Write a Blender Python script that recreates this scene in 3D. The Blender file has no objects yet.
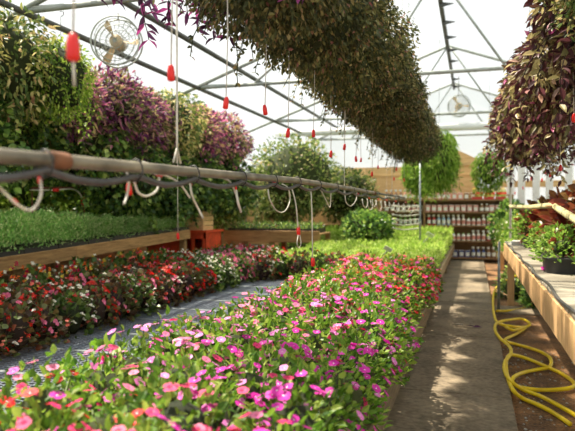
import bpy, math, random
import numpy as np
from mathutils import Vector, Matrix, Euler

random.seed(7); RNG = np.random.default_rng(7)
PI = math.pi
scene = bpy.context.scene
COL = scene.collection
U = random.uniform

# ------------------------------------------------------------------ camera
F = 600.0
cam_d = bpy.data.cameras.new('camera'); cam = bpy.data.objects.new('camera', cam_d); COL.objects.link(cam)
cam_d.sensor_width = 36; cam_d.lens = F / 575 * 36; cam_d.clip_start = .05; cam_d.clip_end = 200
cam.location = (0, 0, 1.4)
cam.rotation_euler = (math.radians(90 - .716), 0, math.radians(17.18))
cam_d.dof.use_dof = True; cam_d.dof.focus_distance = 3.9; cam_d.dof.aperture_fstop = 2.2
scene.camera = cam
RM = cam.rotation_euler.to_matrix(); CL = Vector((0, 0, 1.4))
def ray(px, py): return RM @ Vector(((px - 287.5) / F, -(py - 215.5) / F, -1))
def onZ(px, py, z): d = ray(px, py); return CL + d * ((z - 1.4) / d.z)
def onX(px, py, x): d = ray(px, py); return CL + d * (x / d.x)
def onY(px, py, y): d = ray(px, py); return CL + d * (y / d.y)

# ------------------------------------------------------------------ materials
def newmat(name):
    m = bpy.data.materials.new(name); m.use_nodes = True
    nt = m.node_tree; nt.nodes.clear(); out = nt.nodes.new('ShaderNodeOutputMaterial')
    return m, nt, out
def N(nt, t, **kw):
    n = nt.nodes.new(t)
    for k, v in kw.items():
        if k in n.inputs: n.inputs[k].default_value = v
        else: setattr(n, k, v)
    return n
def ramp(nt, stops):
    r = nt.nodes.new('ShaderNodeValToRGB'); e = r.color_ramp.elements
    while len(e) < len(stops): e.new(.5)
    for i, (p, c) in enumerate(stops): e[i].position = p; e[i].color = (*c, 1)
    return r
def c8(r, g, b):
    f = lambda v: (v / 255 / 12.92) if v / 255 < .04045 else ((v / 255 + .055) / 1.055) ** 2.4
    return (f(r), f(g), f(b))
def plain(name, col, rough=.6, metal=0, var=.12, scale=12, bump=0, trans=0):
    m, nt, out = newmat(name)
    tc = N(nt, 'ShaderNodeTexCoord'); nz = N(nt, 'ShaderNodeTexNoise'); nz.inputs['Scale'].default_value = scale; nz.inputs['Detail'].default_value = 4
    nt.links.new(tc.outputs['Object'], nz.inputs['Vector'])
    a = tuple(max(0, c * (1 - var * 2)) for c in col); b = tuple(min(1, c * (1 + var * 2)) for c in col)
    r = ramp(nt, [(.3, a), (.7, b)]); nt.links.new(nz.outputs['Fac'], r.inputs['Fac'])
    p = N(nt, 'ShaderNodeBsdfPrincipled'); p.inputs['Roughness'].default_value = rough; p.inputs['Metallic'].default_value = metal
    nt.links.new(r.outputs['Color'], p.inputs['Base Color'])
    if bump:
        bp = N(nt, 'ShaderNodeBump'); bp.inputs['Strength'].default_value = bump; bp.inputs['Distance'].default_value = .02
        nt.links.new(nz.outputs['Fac'], bp.inputs['Height']); nt.links.new(bp.outputs['Normal'], p.inputs['Normal'])
    if trans:
        t = N(nt, 'ShaderNodeBsdfTranslucent'); nt.links.new(r.outputs['Color'], t.inputs['Color'])
        mx = N(nt, 'ShaderNodeMixShader'); mx.inputs[0].default_value = trans
        nt.links.new(p.outputs[0], mx.inputs[1]); nt.links.new(t.outputs[0], mx.inputs[2]); nt.links.new(mx.outputs[0], out.inputs[0])
    else: nt.links.new(p.outputs[0], out.inputs[0])
    return m
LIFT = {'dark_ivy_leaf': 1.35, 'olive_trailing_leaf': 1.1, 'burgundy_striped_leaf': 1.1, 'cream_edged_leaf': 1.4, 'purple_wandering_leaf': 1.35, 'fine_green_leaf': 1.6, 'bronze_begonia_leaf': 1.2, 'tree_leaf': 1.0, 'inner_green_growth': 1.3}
def leafmat(name, stops, trans=.4, rough=.45, objvar=.25):
    k_ = LIFT.get(name, 1.0); stops = [(p, tuple(min(.9, v * k_) for v in c)) for p, c in stops]
    m, nt, out = newmat(name)
    at = N(nt, 'ShaderNodeAttribute'); at.attribute_name = 'tint'
    r = ramp(nt, stops); nt.links.new(at.outputs['Fac'], r.inputs['Fac'])
    oi = N(nt, 'ShaderNodeObjectInfo'); mr = N(nt, 'ShaderNodeMapRange')
    mr.inputs['To Min'].default_value = 1 - objvar; mr.inputs['To Max'].default_value = 1 + objvar
    nt.links.new(oi.outputs['Random'], mr.inputs['Value'])
    hs = N(nt, 'ShaderNodeHueSaturation'); nt.links.new(mr.outputs[0], hs.inputs['Value']); nt.links.new(r.outputs['Color'], hs.inputs['Color'])
    p = N(nt, 'ShaderNodeBsdfPrincipled'); p.inputs['Roughness'].default_value = rough
    p.inputs['Specular IOR Level'].default_value = .4
    t = N(nt, 'ShaderNodeBsdfTranslucent')
    nt.links.new(hs.outputs[0], p.inputs['Base Color']); nt.links.new(hs.outputs[0], t.inputs['Color'])
    mx = N(nt, 'ShaderNodeMixShader'); mx.inputs[0].default_value = trans
    nt.links.new(p.outputs[0], mx.inputs[1]); nt.links.new(t.outputs[0], mx.inputs[2]); nt.links.new(mx.outputs[0], out.inputs[0])
    return m
def woodmat(name, c1, c2, axis=0, rough=.75, dirt=None):
    m, nt, out = newmat(name)
    tc = N(nt, 'ShaderNodeTexCoord'); mp = N(nt, 'ShaderNodeMapping')
    s = [9, 9, 9]; s[axis] = .9; mp.inputs['Scale'].default_value = s
    nt.links.new(tc.outputs['Object'], mp.inputs['Vector'])
    nz = N(nt, 'ShaderNodeTexNoise'); nz.inputs['Scale'].default_value = 4; nz.inputs['Detail'].default_value = 7; nz.inputs['Roughness'].default_value = .65
    nt.links.new(mp.outputs[0], nz.inputs['Vector'])
    r = ramp(nt, [(.28, c1), (.68, c2)]); nt.links.new(nz.outputs['Fac'], r.inputs['Fac'])
    at = N(nt, 'ShaderNodeAttribute'); at.attribute_name = 'tint'
    mr = N(nt, 'ShaderNodeMapRange'); mr.inputs['To Min'].default_value = .72; mr.inputs['To Max'].default_value = 1.22
    nt.links.new(at.outputs['Fac'], mr.inputs['Value'])
    hs = N(nt, 'ShaderNodeHueSaturation'); nt.links.new(mr.outputs[0], hs.inputs['Value'])
    col = r.outputs['Color']
    if dirt:
        n2 = N(nt, 'ShaderNodeTexNoise'); n2.inputs['Scale'].default_value = 2.3; n2.inputs['Detail'].default_value = 6
        nt.links.new(tc.outputs['Object'], n2.inputs['Vector'])
        r2 = ramp(nt, [(.45, (0, 0, 0)), (.65, (1, 1, 1))]); nt.links.new(n2.outputs['Fac'], r2.inputs['Fac'])
        mx = N(nt, 'ShaderNodeMix'); mx.data_type = 'RGBA'
        nt.links.new(r2.outputs['Color'], mx.inputs[0]); nt.links.new(col, mx.inputs[6]); mx.inputs[7].default_value = (*dirt, 1); col = mx.outputs[2]
    nt.links.new(col, hs.inputs['Color'])
    p = N(nt, 'ShaderNodeBsdfPrincipled'); p.inputs['Roughness'].default_value = rough
    bp = N(nt, 'ShaderNodeBump'); bp.inputs['Strength'].default_value = .3; bp.inputs['Distance'].default_value = .01
    nt.links.new(nz.outputs['Fac'], bp.inputs['Height']); nt.links.new(bp.outputs[0], p.inputs['Normal'])
    nt.links.new(hs.outputs[0], p.inputs['Base Color']); nt.links.new(p.outputs[0], out.inputs[0])
    return m
def groundmat(name, cols, s1, s2, bump=.5):
    m, nt, out = newmat(name)
    tc = N(nt, 'ShaderNodeTexCoord')
    a = N(nt, 'ShaderNodeTexNoise'); a.inputs['Scale'].default_value = s1; a.inputs['Detail'].default_value = 8; a.inputs['Roughness'].default_value = .6
    b = N(nt, 'ShaderNodeTexNoise'); b.inputs['Scale'].default_value = s2; b.inputs['Detail'].default_value = 3
    for n in (a, b): nt.links.new(tc.outputs['Object'], n.inputs['Vector'])
    ma = N(nt, 'ShaderNodeMath'); ma.operation = 'MULTIPLY_ADD'; ma.inputs[1].default_value = .45; 
    nt.links.new(b.outputs['Fac'], ma.inputs[0]); 
    mb = N(nt, 'ShaderNodeMath'); mb.operation = 'MULTIPLY'; mb.inputs[1].default_value = .6; nt.links.new(a.outputs['Fac'], mb.inputs[0])
    nt.links.new(mb.outputs[0], ma.inputs[2])
    k = len(cols); r = ramp(nt, [(.36 + .32 * i / (k - 1), c) for i, c in enumerate(cols)]); nt.links.new(ma.outputs[0], r.inputs['Fac'])
    p = N(nt, 'ShaderNodeBsdfPrincipled'); p.inputs['Roughness'].default_value = .85
    bp = N(nt, 'ShaderNodeBump'); bp.inputs['Strength'].default_value = bump; bp.inputs['Distance'].default_value = .02
    nt.links.new(b.outputs['Fac'], bp.inputs['Height']); nt.links.new(bp.outputs[0], p.inputs['Normal'])
    nt.links.new(r.outputs['Color'], p.inputs['Base Color']); nt.links.new(p.outputs[0], out.inputs[0])
    return m
def sheetmat(name, col, clear):
    m, nt, out = newmat(name)
    tc = N(nt, 'ShaderNodeTexCoord'); nz = N(nt, 'ShaderNodeTexNoise'); nz.inputs['Scale'].default_value = .9; nz.inputs['Detail'].default_value = 4
    nt.links.new(tc.outputs['Object'], nz.inputs['Vector'])
    r = ramp(nt, [(.3, tuple(c * .9 for c in col)), (.7, col)]); nt.links.new(nz.outputs['Fac'], r.inputs['Fac'])
    t = N(nt, 'ShaderNodeBsdfTranslucent'); d = N(nt, 'ShaderNodeBsdfDiffuse'); tr = N(nt, 'ShaderNodeBsdfTransparent')
    nt.links.new(r.outputs[0], t.inputs[0]); nt.links.new(r.outputs[0], d.inputs[0])
    m1 = N(nt, 'ShaderNodeMixShader'); m1.inputs[0].default_value = .6; nt.links.new(t.outputs[0], m1.inputs[1]); nt.links.new(d.outputs[0], m1.inputs[2])
    m2 = N(nt, 'ShaderNodeMixShader'); m2.inputs[0].default_value = clear; nt.links.new(m1.outputs[0], m2.inputs[1]); nt.links.new(tr.outputs[0], m2.inputs[2])
    nt.links.new(m2.outputs[0], out.inputs[0]); return m

M = {}
M['pot'] = plain('black_plastic', c8(44, 43, 42), .45)
M['greypot'] = plain('dark_grey_plastic', c8(62, 62, 62), .5)
M['soil'] = groundmat('potting_soil', [c8(45, 34, 24), c8(80, 62, 44)], 8, 60)
M['steel'] = plain('galvanised_steel', c8(150, 158, 160), .42, .55, .15)
M['rust'] = plain('rusty_steel', c8(120, 78, 50), .8)
M['conduit'] = plain('grey_conduit', c8(134, 126, 108), .4, .2, .25, 6)
M['blacktube'] = plain('black_poly_tube', c8(74, 72, 70), .4)
M['dripwhite'] = plain('milky_vinyl_tube', c8(214, 210, 196), .35, trans=.25)
M['clip'] = plain('red_plastic', c8(222, 34, 28), .3, var=.05)
M['hose'] = plain('yellow_rubber', c8(250, 214, 18), .4, var=.06)
M['white'] = plain('white_paint', c8(226, 228, 224), .5, var=.04)
M['truss'] = plain('painted_steel', c8(170, 176, 168), .5, .2)
M['truss_dark'] = plain('dark_steel', c8(88, 90, 86), .6, .2)
M['red_paint'] = plain('red_paint', c8(222, 78, 36), .55, var=.12)
M['apron'] = woodmat('pale_orange_timber', c8(186, 138, 84), c8(232, 192, 138), 2)
M['deck'] = woodmat('weathered_timber', c8(120, 112, 98), c8(186, 178, 158), 0, dirt=c8(92, 84, 70))
M['benchwood'] = woodmat('brown_timber', c8(120, 88, 50), c8(186, 146, 92), 1)
M['benchwood_x'] = woodmat('brown_timber_across', c8(128, 94, 56), c8(190, 150, 98), 0)
M['greywood'] = woodmat('grey_brown_timber', c8(104, 88, 66), c8(160, 140, 108), 1)
M['ply'] = woodmat('tan_plywood', c8(204, 158, 98), c8(240, 206, 150), 0)
M['shelf'] = woodmat('dark_brown_shelf', c8(128, 96, 66), c8(170, 132, 94), 0)
M['concrete'] = groundmat('worn_concrete', [c8(92, 82, 64), c8(132, 118, 96), c8(158, 142, 116)], 2.2, 24, .15)
M['floor'] = groundmat('damp_soil', [c8(62, 46, 32), c8(124, 90, 56), c8(180, 130, 78)], 3, 45, .8)
M['stone'] = plain('pale_gravel', c8(170, 164, 152), .8)
M['mesh'] = plain('expanded_metal', c8(128, 138, 150), .5, .2)
M['roof'] = sheetmat('polythene_sheet', (.78, .82, .81), .76)
M['wallsheet'] = sheetmat('polythene_wall_sheet', (.80, .84, .80), .45)
M['stem'] = plain('green_stem', c8(92, 112, 52), .6)
M['bark'] = plain('bark', c8(96, 78, 58), .9, bump=.4, scale=25)
M['bamboo'] = plain('bamboo_cane', c8(206, 154, 88), .5)
M['rope'] = plain('pale_rope', c8(190, 182, 132), .8)
M['fanmetal'] = plain('cream_fan_metal', c8(205, 180, 140), .4, .1, .25, 5)

LG = {
 'imp': leafmat('impatiens_leaf', [(0, c8(66, 108, 30)), (.5, c8(118, 160, 48)), (1, c8(182, 204, 92))], .45),
 'beg': leafmat('bronze_begonia_leaf', [(0, c8(60, 46, 34)), (.45, c8(92, 74, 50)), (.75, c8(92, 112, 58)), (1, c8(128, 72, 52))], .25, .35),
 'begg': leafmat('green_begonia_leaf', [(0, c8(52, 78, 34)), (.6, c8(92, 122, 52)), (1, c8(138, 156, 80))], .35, .38),
 'lime': leafmat('lime_seedling_leaf', [(0, c8(124, 162, 52)), (.5, c8(168, 196, 82)), (1, c8(210, 224, 130))], .45),
 'fine': leafmat('fine_green_leaf', [(0, c8(98, 140, 72)), (.5, c8(140, 180, 98)), (1, c8(196, 218, 150))], .45),
 'ivy': leafmat('dark_ivy_leaf', [(0, c8(44, 70, 34)), (.5, c8(78, 112, 52)), (.85, c8(132, 160, 68)), (1, c8(184, 198, 110))], .38, .35),
 'brightvine': leafmat('bright_vine_leaf', [(0, c8(80, 116, 34)), (.5, c8(136, 168, 52)), (1, c8(200, 212, 104))], .45),
 'varieg': leafmat('cream_edged_leaf', [(0, c8(62, 84, 42)), (.5, c8(102, 122, 60)), (.75, c8(176, 168, 98)), (.92, c8(212, 194, 138)), (1, c8(168, 116, 92))], .35),
 'purple': leafmat('purple_wandering_leaf', [(0, c8(76, 44, 62)), (.3, c8(132, 62, 116)), (.45, c8(92, 104, 56)), (.65, c8(132, 136, 76)), (.8, c8(214, 188, 136)), (.9, c8(206, 106, 156)), (1, c8(226, 150, 172))], .35),
 'darkpurple': leafmat('dark_purple_leaf', [(0, c8(62, 38, 60)), (.6, c8(104, 54, 100)), (1, c8(190, 76, 150))], .3),
 'central': leafmat('olive_trailing_leaf', [(0, c8(54, 60, 36)), (.5, c8(92, 98, 56)), (.8, c8(134, 130, 76)), (.93, c8(176, 160, 104)), (1, c8(148, 84, 86))], .32),
 'zebra': leafmat('burgundy_striped_leaf', [(0, c8(66, 36, 40)), (.4, c8(106, 60, 66)), (.62, c8(96, 92, 56)), (.85, c8(190, 176, 120)), (.95, c8(226, 208, 156)), (1, c8(204, 84, 156))], .32),
 'fern': leafmat('bright_fern_frond', [(0, c8(88, 132, 34)), (.6, c8(142, 180, 62)), (1, c8(192, 212, 104))], .45),
 'tree': leafmat('tree_leaf', [(0, c8(66, 88, 42)), (.6, c8(116, 138, 66)), (.85, c8(170, 176, 100)), (1, c8(196, 170, 130))], .35),
 'bronze': leafmat('red_bronze_leaf', [(0, c8(100, 44, 36)), (.4, c8(150, 70, 48)), (.7, c8(112, 104, 56)), (1, c8(176, 96, 60))], .35, .3),
 'herb': leafmat('herb_leaf', [(0, c8(86, 124, 44)), (.6, c8(136, 172, 66)), (1, c8(184, 208, 104))], .42),
}
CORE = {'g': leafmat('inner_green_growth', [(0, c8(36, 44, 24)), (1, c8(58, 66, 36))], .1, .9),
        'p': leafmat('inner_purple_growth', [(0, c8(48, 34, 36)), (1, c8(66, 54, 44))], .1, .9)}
FM = {}
for n, c in {'magenta': (226, 44, 178), 'hotpink': (240, 52, 120), 'pink': (246, 128, 170), 'lilac': (238, 132, 208), 'red': (236, 34, 40),
             'white': (246, 240, 226), 'crimson': (206, 20, 84), 'orange': (246, 120, 40), 'scarlet': (222, 40, 36), 'salmon': (244, 126, 112), 'yellow': (236, 214, 92)}.items():
    FM[n] = plain(n + '_petal', c8(*c), .5, var=.07, trans=.3)
FM['eye_w'] = plain('pale_flower_eye', c8(250, 232, 236), .5); FM['eye_y'] = plain('yellow_flower_eye', c8(240, 200, 60), .5)
FM['eye_r'] = plain('dark_pink_eye', c8(150, 12, 60), .5)

# ------------------------------------------------------------------ builders
class MB:
    def __init__(s): s.v = []; s.f = []; s.m = []; s.t = []; s.sm = []
    def add(s, vs, fs, mi=0, tint=None, smooth=False):
        o = len(s.v); s.v += [tuple(v) for v in vs]; t = U(0, 1) if tint is None else tint
        for f in fs: s.f.append([o + i for i in f]); s.m.append(mi); s.t.append(t); s.sm.append(smooth)
    def box(s, a, b, mi=0, tint=None, mat=None, bev=.0):
        x0, y0, z0 = a; x1, y1, z1 = b
        if bev:
            e = bev; vs = []
            for (z, k) in ((z0, e), (z0 + e, 0), (z1 - e, 0), (z1, e)):
                for (sx, sy, cx, cy) in ((0, 0, 1, 0), (1, 0, -1, 0), (1, 0, 0, 1), (1, 1, 0, -1), (1, 1, -1, 0), (0, 1, 1, 0), (0, 1, 0, -1), (0, 0, 0, 1)):
                    x = (x1 - k) if sx else (x0 + k); y = (y1 - k) if sy else (y0 + k)
                    vs.append((x + cx * e * (0 if k else 1), y + cy * e * (0 if k else 1), z))
            fs = [list(range(7, -1, -1)), list(range(24, 32))]
            for r in range(3):
                for i in range(8): fs.append((r * 8 + i, r * 8 + (i + 1) % 8, r * 8 + 8 + (i + 1) % 8, r * 8 + 8 + i))
        else:
            vs = [(x0, y0, z0), (x1, y0, z0), (x1, y1, z0), (x0, y1, z0), (x0, y0, z1), (x1, y0, z1), (x1, y1, z1), (x0, y1, z1)]
            fs = [(3, 2, 1, 0), (4, 5, 6, 7), (0, 1, 5, 4), (1, 2, 6, 5), (2, 3, 7, 6), (3, 0, 4, 7)]
        if mat: vs = [mat @ Vector(v) for v in vs]
        s.add(vs, fs, mi, tint)
    def tube(s, pts, r, seg=8, mi=0, smooth_pts=0, tint=None):
        P = [Vector(p) for p in pts]
        if smooth_pts and len(P) > 2:
            Q = []
            for i in range(len(P) - 1):
                p0 = P[max(i - 1, 0)]; p1 = P[i]; p2 = P[i + 1]; p3 = P[min(i + 2, len(P) - 1)]
                for k in range(smooth_pts):
                    t = k / smooth_pts
                    Q.append(.5 * ((2 * p1) + (p2 - p0) * t + (2 * p0 - 5 * p1 + 4 * p2 - p3) * t * t + (3 * p1 - p0 - 3 * p2 + p3) * t ** 3))
            Q.append(P[-1]); P = Q
        R = r if isinstance(r, (list, tuple)) else [r] * len(P)
        if len(R) != len(P): R = [R[min(int(i * len(R) / len(P)), len(R) - 1)] for i in range(len(P))]
        vs = []; u = None
        for i, p in enumerate(P):
            t = (P[min(i + 1, len(P) - 1)] - P[max(i - 1, 0)])
            if t.length < 1e-9: t = Vector((0, 0, 1))
            t.normalize()
            if u is None: u = t.orthogonal().normalized()
            else:
                u = (u - t * u.dot(t))
                u = u.normalized() if u.length > 1e-6 else t.orthogonal().normalized()
            w = t.cross(u)
            for k in range(seg):
                a = 2 * PI * k / seg; vs.append(p + (u * math.cos(a) + w * math.sin(a)) * R[i])
        fs = [tuple(range(seg - 1, -1, -1)), tuple(range((len(P) - 1) * seg, len(P) * seg))]
        for i in range(len(P) - 1):
            for k in range(seg):
                a = i * seg + k; b = i * seg + (k + 1) % seg; fs.append((a, b, b + seg, a + seg))
        s.add(vs, fs, mi, tint, True)
    def lathe(s, prof, c=(0, 0, 0), seg=16, mi=0, sx=1, sy=1, tint=None, power=None):
        vs = []
        for (r, z) in prof:
            for k in range(seg):
                a = 2 * PI * k / seg; x = math.cos(a); y = math.sin(a)
                if power: q = (abs(x) ** power + abs(y) ** power) ** (-1 / power); x *= q; y *= q
                vs.append((c[0] + r * x * sx, c[1] + r * y * sy, c[2] + z))
        fs = []
        for i in range(len(prof) - 1):
            for k in range(seg):
                a = i * seg + k; b = i * seg + (k + 1) % seg; fs.append((a, b, b + seg, a + seg))
        s.add(vs, fs, mi, tint, True)
        n = len(prof)
        s.add([vs[k] for k in range(seg)], [tuple(range(seg - 1, -1, -1))], mi, tint)
        s.add([vs[(n - 1) * seg + k] for k in range(seg)], [tuple(range(seg))], mi, tint)
    def mesh(s, name, mats):
        me = bpy.data.meshes.new(name); me.from_pydata(s.v, [], s.f)
        for m in mats: me.materials.append(m)
        me.polygons.foreach_set('material_index', s.m); me.polygons.foreach_set('use_smooth', s.sm)
        a = me.attributes.new('tint', 'FLOAT', 'FACE'); a.data.foreach_set('value', s.t); me.update(); return me
    def build(s, name, mats, parent=None, loc=None):
        if not isinstance(mats, (list, tuple)): mats = [mats]
        return obj(name, s.mesh(name, mats), parent, loc)
def obj(name, me, parent=None, loc=None, rot=None, scale=None):
    o = bpy.data.objects.new(name, me); COL.objects.link(o)
    if parent: o.parent = parent
    if loc is not None: o.location = loc
    if rot is not None: o.rotation_euler = rot
    if scale is not None: o.scale = (scale,) * 3 if isinstance(scale, (int, float)) else scale
    return o
def tag(o, label=None, cat=None, group=None, kind=None):
    if label: o['label'] = label
    if cat: o['category'] = cat
    if group: o['group'] = group
    if kind: o['kind'] = kind
    return o
def empty(name, loc, label, cat, group=None, rz=0, scale=None):
    o = obj(name, None, None, loc, (0, 0, rz), scale); o.empty_display_size = .1
    return tag(o, label, cat, group)
def copy_tree(o, parent=None):
    c = o.copy(); COL.objects.link(c)
    if parent: c.parent = parent
    for ch in o.children: copy_tree(ch, c)
    return c
def struct(o): o['kind'] = 'structure'; return o
ORD = ['first', 'second', 'third', 'fourth', 'fifth', 'sixth', 'seventh', 'eighth', 'ninth', 'tenth', 'eleventh', 'twelfth', 'thirteenth', 'fourteenth',
       'fifteenth', 'sixteenth', 'seventeenth', 'eighteenth', 'nineteenth', 'twentieth', 'twenty-first', 'twenty-second', 'twenty-third', 'twenty-fourth', 'twenty-fifth', 'twenty-sixth', 'twenty-seventh', 'twenty-eighth']

# leaf clouds --------------------------------------------------------
LT = {'ovate': (np.array([(0, 0, 0), (.5, .35, .10), (-.5, .35, .10), (0, .4, 0), (.38, .7, .06), (-.38, .7, .06), (0, .72, 0), (0, 1, -.08)]),
                [(0, 1, 3), (0, 3, 2), (3, 1, 4, 6), (2, 3, 6, 5), (6, 4, 7), (5, 6, 7)]),
      'simple': (np.array([(0, 0, 0), (.5, .45, .1), (-.5, .45, .1), (0, 1, -.05)]), [(0, 1, 3), (0, 3, 2)])}
def norm(a): return a / np.maximum(np.linalg.norm(a, axis=1, keepdims=True), 1e-9)
def cloud(mb, P, D, L, W, kind='ovate', tint=None, mi=0, up=.7):
    T, fs = LT[kind]; n = len(P)
    D = norm(D); ref = norm(np.array([0, 0, 1.0]) * up + RNG.normal(0, .45, (n, 3)))
    X = norm(np.cross(D, ref)); Z = np.cross(X, D)
    L = np.broadcast_to(L, n)[:, None, None]; W = np.broadcast_to(W, n)[:, None, None]
    V = P[:, None, :] + X[:, None, :] * (T[None, :, 0:1] * W) + D[:, None, :] * (T[None, :, 1:2] * L) + Z[:, None, :] * (T[None, :, 2:3] * L)
    if tint is None: tint = RNG.random(n)
    o = len(mb.v); k = len(T); mb.v += [tuple(v) for v in V.reshape(-1, 3)]
    for i in range(n):
        b = o + i * k; t = float(tint[i])
        for f in fs: mb.f.append([b + j for j in f]); mb.m.append(mi); mb.t.append(t); mb.sm.append(False)
def sph(n, cmin=-1, cmax=1):
    c = RNG.uniform(cmin, cmax, n); a = RNG.uniform(0, 2 * PI, n); s = np.sqrt(1 - c * c)
    return np.stack([s * np.cos(a), s * np.sin(a), c], 1)
def lump(V, k, amp, seed):
    r = np.random.default_rng(seed); d = r.normal(0, 1, (k, 3)); ph = r.uniform(0, 6, k); v = np.zeros(len(V))
    for i in range(k): v += np.sin(V @ d[i] * 2.4 + ph[i])
    return 1 + amp * v / math.sqrt(k)
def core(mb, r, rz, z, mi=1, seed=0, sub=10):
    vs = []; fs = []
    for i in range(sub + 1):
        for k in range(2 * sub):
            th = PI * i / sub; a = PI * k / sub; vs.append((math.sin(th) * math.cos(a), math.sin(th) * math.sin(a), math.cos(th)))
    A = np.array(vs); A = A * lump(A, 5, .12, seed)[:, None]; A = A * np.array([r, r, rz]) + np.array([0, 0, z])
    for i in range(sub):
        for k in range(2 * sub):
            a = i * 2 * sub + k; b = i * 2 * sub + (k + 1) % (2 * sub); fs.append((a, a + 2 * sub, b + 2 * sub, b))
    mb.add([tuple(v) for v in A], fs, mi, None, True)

def dome_plant(r, h, n, L, W, kind='ovate', z0=.05, seed=0, inner=.5, mats=None, stems=True, upd=.35, core_r=.55):
    mb = MB(); S = sph(n, -.25, 1); q = RNG.uniform(inner, 1, n) ** .6 * lump(S, 5, .10, seed)
    P = S * q[:, None] * np.array([r, r, h]) + np.array([0, 0, z0])
    P[:, 2] = np.maximum(P[:, 2], .01)
    D = S * np.array([1, 1, .5]) + np.array([0, 0, upd]) + RNG.normal(0, .45, (n, 3))
    cloud(mb, P, D, RNG.uniform(.7, 1.15, n) * L, RNG.uniform(.75, 1.15, n) * W, kind)
    if stems:
        for i in range(9):
            a = U(0, 2 * PI); rr = U(.3, .8)
            mb.tube([(0, 0, .03), (r * rr * .4 * math.cos(a), r * rr * .4 * math.sin(a), h * .4), (r * rr * math.cos(a), r * rr * math.sin(a), h * .85)], .004, 5, 1)
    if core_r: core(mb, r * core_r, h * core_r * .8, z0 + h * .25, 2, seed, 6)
    return mb.mesh('foliage', mats)
def flower_mesh(c, eye, rad, petals=5, cup=.25):
    mb = MB()
    for k in range(petals):
        a = 2 * PI * k / petals; pts = [(0, 0), (.34, .42), (.5, .78), (.26, 1.0), (-.26, 1.0), (-.5, .78), (-.34, .42)]
        vs = []
        for (x, y) in pts:
            xx = x * math.cos(a) - y * math.sin(a); yy = x * math.sin(a) + y * math.cos(a); rr = math.hypot(x, y)
            vs.append((xx * rad, yy * rad, rad * (cup * rr * (1.6 - rr) + (.05 if k % 2 else 0))))
        mb.add(vs, [(0, 1, 2, 3, 4, 5, 6)], 0)
    e = [(math.cos(2 * PI * k / 6) * rad * .16, math.sin(2 * PI * k / 6) * rad * .16, rad * .10) for k in range(6)] + [(0, 0, rad * .16)]
    mb.add(e, [(k, (k + 1) % 6, 6) for k in range(6)], 1)
    mb.tube([(0, 0, 0), (0, 0, -rad * 1.2)], rad * .06, 4, 2)
    return mb.mesh('flower', [FM[c], FM[eye], M['stem']])
def cluster_mesh(c, rad=.013, k=4):
    mb = MB()
    for j in range(k):
        off = Vector((U(-1, 1), U(-1, 1), U(-.6, .8))) * rad * 1.3
        R = Euler((U(-.9, .9), U(-.9, .9), U(0, 6))).to_matrix()
        for i in range(4):
            a = PI / 2 * i; big = 1 if i % 2 else .75
            vs = [off + R @ Vector((math.cos(a) * y - math.sin(a) * x, math.sin(a) * y + math.cos(a) * x, (x * x + y * y) * .3 / rad)) for (x, y) in
                  [(0, 0), (.55 * rad, .5 * rad * big), (.5 * rad, rad * big), (0, 1.2 * rad * big), (-.5 * rad, rad * big), (-.55 * rad, .5 * rad * big)]]
            mb.add(vs, [(0, 1, 2, 3, 4, 5)], 0)
        vs = [off + R @ Vector((math.cos(PI / 2 * i) * rad * .2, math.sin(PI / 2 * i) * rad * .2, rad * .12)) for i in range(4)] + [off + R @ Vector((0, 0, rad * .3))]
        mb.add(vs, [(i, (i + 1) % 4, 4) for i in range(4)], 1)
    mb.tube([(0, 0, 0), (0, 0, -.04)], .0015, 4, 2)
    return mb.mesh('flower_cluster', [FM[c], FM['eye_y'], M['stem']])
def pot_mesh(r=.06, h=.1):
    mb = MB(); mb.lathe([(r * .75, 0), (r * .95, h * .85), (r * 1.08, h * .86), (r * 1.08, h), (r * .95, h), (r * .92, h * .85), (0.001, h * .85)], seg=14)
    return mb.mesh('pot', [M['pot']])

# ------------------------------------------------------------------ setting
def slab_box(name, a, b, mat): mb = MB(); mb.box(a, b); return struct(mb.build(name, mat))
slab_box('floor', (-8, -3, -.2), (4, 20, 0), M['floor'])
EX, EZ = (-6.6, 3.0), (2.56, 3.51)      # eaves x and heights
RX, RZ = -.5, 4.8
def rz_at(x): return RZ - .367 * abs(x - RX)
ry0, ry1 = -3.0, 17.2
mb = MB()
for (xa, xb) in ((EX[0], RX), (RX, EX[1])):
    for j in range(20):
        for i in range(6):
            x0 = xa + (xb - xa) * i / 6; x1 = xa + (xb - xa) * (i + 1) / 6; y0 = ry0 + (ry1 - ry0) * j / 20; y1 = ry0 + (ry1 - ry0) * (j + 1) / 20
            mb.add([(x0, y0, rz_at(x0) + .06), (x1, y0, rz_at(x1) + .06), (x1, y1, rz_at(x1) + .06), (x0, y1, rz_at(x0) + .06)], [(0, 1, 2, 3)])
struct(mb.build('ceiling', M['roof']))
slab_box('wall_left', (EX[0] - .01, ry0, 0), (EX[0], ry1, rz_at(EX[0]) + .05), M['wallsheet'])
slab_box('wall_right', (EX[1], ry0, 0), (EX[1] + .01, ry1, rz_at(EX[1]) + .05), M['wallsheet'])
slab_box('added_dark_skirt_left', (EX[0] + .01, ry0, 0), (EX[0] + .05, ry1, 1.15), M['shelf'])  # added dark boarding: blocks the bright wall sheet so under the left bench stays dark
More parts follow.
